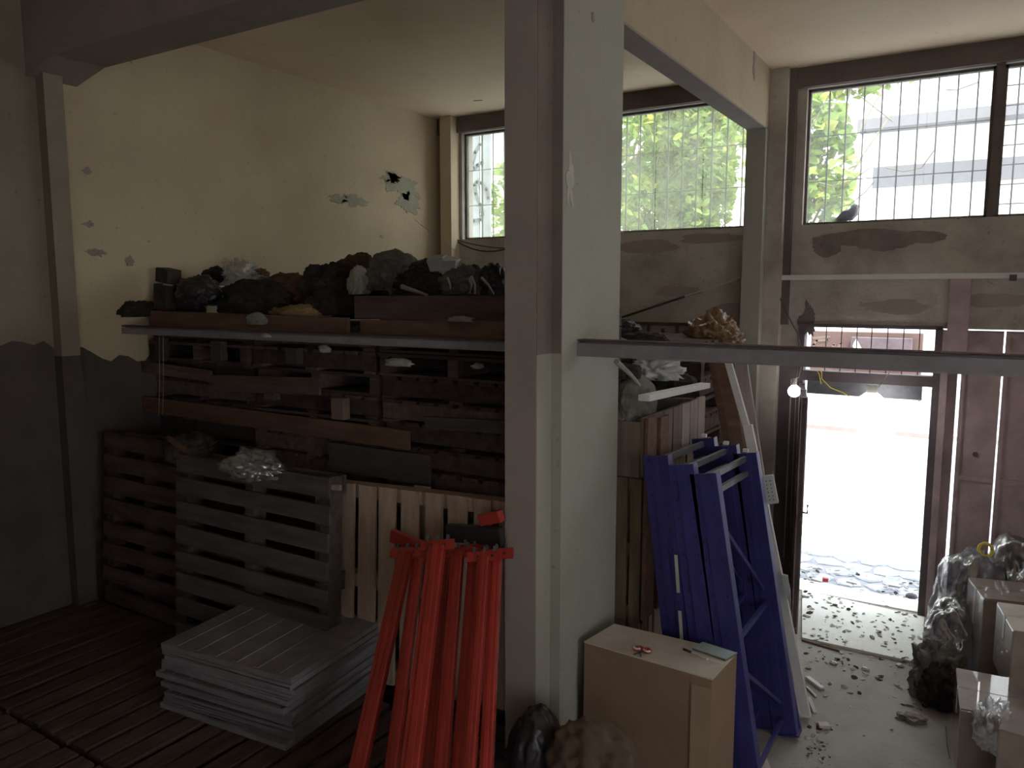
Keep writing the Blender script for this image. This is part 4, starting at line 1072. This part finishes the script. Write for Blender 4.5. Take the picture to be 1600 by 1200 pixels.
# brown paper sack and carton scraps in front of the tall box
P2 = onZ(905,1165,.42)
lump(838,1122,1000,1300,2.95,'paper_sack',m_cardd,'crumpled brown paper sack leaning before the tall cardboard box','sack',70,amp=.35,freq=1.2,dep=.2)
q = onZ(1165,1195,.05)
tag(MB().box(q+Vector((0,-.1,.0)), (.35,.3,.03), Euler((.1,-.1,.5)).to_matrix()).build('carton_flap', m_cardt, bevel=.004), 'flattened piece of pale cardboard at the foot of the tall box', 'cardboard')
lump(792,1108,880,1240,2.98,'dark_bag',m_black,'dark rubbish bag lying at the foot of the column','bag',71,amp=.2,dep=.15)

# ------------------------------------------------------------------ right corner: cartons and bags
def carton(name, corner_px, z, w, dp, h, ang, label, m, z0=0.0, strips=True, mt=None):
    """corner_px: the picture place of the near left top corner"""
    q = onZ(*corner_px, z); r = Matrix.Rotation(ang, 3, 'Z')
    o0 = Vector((q.x, q.y, 0)); c_ = o0 + r @ Vector((w/2, dp/2, 0))
    e = tag(empty(name, (c_.x, c_.y, z-h)), label, 'box', 'cartons by the bags')
    MB().box(c_+Vector((0,0,z-h/2)), (w, dp, h), r).build('carton_body', m, e, bevel=.008)
    if strips:
        MB().box(c_+Vector((0,0,z+.001)), (w*1.003, .05, .003), r).build('top_tape', m_tape, e)
        MB().box(c_+r @ Vector((-w/2-.0005, 0, 0))+Vector((0,0,z-h*.18)), (.003, .05, h*.36), r).build('side_strip', m_tape, e)
        for s_ in (-1, 1): MB().box(c_+r @ Vector((0, s_*dp*.25, 0))+Vector((0,0,z+.003)), (w*.99, dp*.485, .004), r).build('flap', mt or m, e)
    return e
AN = math.radians(-20)
carton('cardboard_box', (1537,936), .72, .55, .42, .72, math.radians(14), 'film-wrapped upright carton in front of the smoky plastic bags', m_cardg, mt=m_cardg)
carton('cardboard_box', (1583,986), .80, .5, .46, .40, math.radians(10), 'pale-sided carton at the right, on top of another carton', m_cardg, mt=m_cardt)
carton('cardboard_box', (1580,1062), .395, .5, .48, .393, math.radians(7), 'carton carrying the pale-sided carton', m_cardg)
carton('cardboard_box', (1500,1108), .42, .36, .55, .42, math.radians(4), 'leaning brown carton closest to the open floor', m_cardg, mt=m_cardg)
e = carton('cardboard_box', (1560,1140), .50, .4, .30, .50, math.radians(-6), 'small carton wrapped in crinkled clear film, nearest the viewer', m_cardg)
qq = onZ(1556,1120,.5)
crumple('crinkled_film', qq+Vector((.0,.05,-.10)), (.10,.13,.17), 80, m_film, 'crinkled clear film hanging off the smallest carton', 'plastic film', amp=.4, freq=3)
tag(MB().tube([onZ(1478,1135,.2), onZ(1480,1165,.08), onZ(1484,1185,.02)], .004, 6).build('plastic_strap', m_pale), 'white plastic strap dangling beside the leaning carton', 'strap')
c1 = onZ(1500,1000,.30)
def bag(x0,y0,x1,y1,Y,seed,label,m=m_bag,dep=.35,**kw):
    kw['amp'] = .30; kw['freq'] = 1.5; kw['ridg'] = .55
    return lump(x0,y0,x1,y1,Y,'plastic_bag',m,label,'plastic bag',seed,dep=dep,**kw)
bag(1462,858,1562,1000,6.75,90,'large smoky plastic bag leaning against the gate',amp=.3,freq=2.0,group='smoky plastic bags')
bag(1552,838,1640,960,6.85,91,'smoky plastic bag at the right edge, behind the yellow tape',amp=.3,freq=2.0,group='smoky plastic bags')
bag(1450,940,1530,1040,6.35,92,'smoky plastic bag slumped low in front of the large one',amp=.4,freq=2.4,dep=.25,group='smoky plastic bags')
lump(1480,905,1570,1010,6.72,'black_garment',m_dkcloth,'dark clothing stuffed inside the smoky plastic bags','clothing',93,dep=.22)
lump(1545,880,1640,980,6.85,'black_garment',m_dkcloth,'dark clothing inside the bag at the right edge','clothing',95,dep=.22)
q = onY(1540,858,6.7)
ty = MB(); pts = [q+Vector((.045*math.cos(a_), -.02+.02*math.sin(a_), .045*math.sin(a_))) for a_ in [2*math.pi*i/18 for i in range(19)]]
tag(ty.tube(pts, .012, 8).build('tape_roll', m_yel, smooth=True), 'yellow ring of tape on the neck of the plastic bags', 'tape roll')
lump(1432,1006,1502,1092,5.95,'rubble_sack',m_gycloth,'crumpled dirty grey sack spilling chips beside the cartons','sack',94,amp=.5,freq=3,dep=.22)
lump(1440,1035,1500,1100,5.8,'dark_sack',m_dkcloth,'dark lower fold of sacking under the dirty grey sack','sack',96,amp=.3,dep=.18)

# ------------------------------------------------------------------ litter on the floor
rs = random.Random(21)
def flake(mb, c, s, rs, mi=0):
    n = rs.randint(4,7); a0 = rs.uniform(0,6.3); el = rs.uniform(.3,1)
    tilt = Euler((rs.uniform(-.3,.3), rs.uniform(-.3,.3), rs.uniform(0,6.3))).to_matrix()
    ring = [tilt @ Vector((s*math.cos(a0+6.283*i/n)*rs.uniform(.5,1.3), s*el*math.sin(a0+6.283*i/n), 0)) for i in range(n)]
    h = s*rs.uniform(.04,.22); zm = min(p.z for p in ring)
    mb.add([Vector(c)+p-Vector((0,0,zm)) for p in ring]+[Vector(c)+p*.8-Vector((0,0,zm))+Vector((0,0,h)) for p in ring],
           [tuple(range(n))[::-1], tuple(range(n,2*n))]+[(i,(i+1)%n,n+(i+1)%n,n+i) for i in range(n)], rs.choice((0,0,1,2)))
ch = MB()
for k in range(420):
    py = 925+ (rs.random()**1.3)*240; px = rs.uniform(1255, 1445)
    if py > 1040 and rs.random() < .35: continue
    if px > 1290 and py > 1090 and rs.random() < .8: continue
    z = .023 if (py < 1035 and 6.35 < onZ(px,py,.02).y < 7.38 and onZ(px,py,.02).x < -.30) else .001
    p = onZ(px, py, z); flake(ch, p, rs.uniform(.008,.03), rs)
for k in range(110):
    p = onZ(rs.uniform(1425,1475), rs.uniform(1000,1110), .001); flake(ch, p, rs.uniform(.01,.035), rs)
for k in range(110):
    p = Vector((rs.uniform(-2,.4), rs.uniform(YF+TH+.02, YF+TH+.6), -.0)); flake(ch, p, rs.uniform(.012,.04), rs)
for k in range(60):
    p = onZ(rs.uniform(1262,1300), rs.uniform(1130,1200), .001); flake(ch, p, rs.uniform(.005,.015), rs)
tag(ch.build('floor_litter', [m_debris, m_whited, m_dkcloth]), 'scattered pale chips, splinters and dry leaves on the floor by the doorway', 'litter', kind='stuff')
def stick(a, b_, w, h, m, label, name='wood_stick', cat='stick'):
    A, B_ = onZ(*a, h/2+.002), onZ(*b_, h/2+.002)
    return tag(MB().bar(A, B_, h, w, side=(0,0,1)).build(name, m, bevel=.002), label, cat)
stick((1261,1058),(1285,1076), .035, .02, m_white, 'short thick white stick on the floor by the leaning board')
stick((1260,1073),(1275,1088), .014, .012, m_white, 'thin white stick just below the thick white one')
stick((1264,1090),(1273,1114), .025, .015, m_whited, 'short pale stick lying lengthwise by the board foot')
stick((1253,1000),(1315,1018), .012, .012, m_woodr, 'long thin twig lying along the edge of the slab', 'twig', 'twig')
stick((1318,1002),(1345,1010), .012, .01, m_woodg, 'small forked twig in the middle of the slab', 'twig', 'twig')
q = onZ(1287,1134,.015); tag(MB().box(q, (.07,.05,.026), Euler((0,0,.6)).to_matrix(), jit=.005, rnd=rs).build('broken_tile', m_cardt, bevel=.003), 'small broken tile on the floor below the white sticks', 'tile')
q = onZ(1423,1121,.014); crumple('dry_leaf_clump', q, (.075,.05,.02), 101, m_debris, 'clump of dry curled leaves alone on the open floor', 'leaves', amp=.9, freq=4, sub=4)
for k, (px, py, l) in enumerate(((1302,1036,'white paper crumb near the left end of the slab edge'),(1352,1045,'pale crumpled paper at the slab front edge'),(1406,1040,'tiny white paper ball near the right slab corner'))):
    q = onZ(px, py, .008); crumple('paper_crumb', q, (.028,.02,.012), 110+k, m_white, l, 'paper', amp=.6, freq=3, sub=3)
q = Vector((onZ(1287,913,0).x, YF+TH+.15, .02)); tag(MB().box(q, (.05,.03,.04), Euler((.2,.1,.4)).to_matrix()).build('red_packet', m_redp, bevel=.003), 'tiny red packet lying just outside the doorway', 'packet')
q = Vector((onZ(1424,935,0).x, YF+TH+.12, .02)); crumple('dark_stone', q, (.05,.035,.03), 120, m_gate2, 'small dark stone outside the right side of the doorway', 'stone', amp=.2, sub=3)
for k, (px, py) in enumerate(((1276,908),(1330,915),(1395,925),(1260,918))):
    q = Vector((onZ(px,py,0).x, YF+TH+.1+.12*k, .012)); tag(MB().box(q, (.10,.03,.018), Euler((0,0,.2*k-.3)).to_matrix(), jit=.004, rnd=rs).build('cardboard_scrap', m_whited, bevel=.002), ['pale cardboard strip outside the door, near the left jamb','pale scrap outside the middle of the doorway','pale scrap outside near the right jamb','pale scrap tucked against the open door leaf'][k], 'scrap')
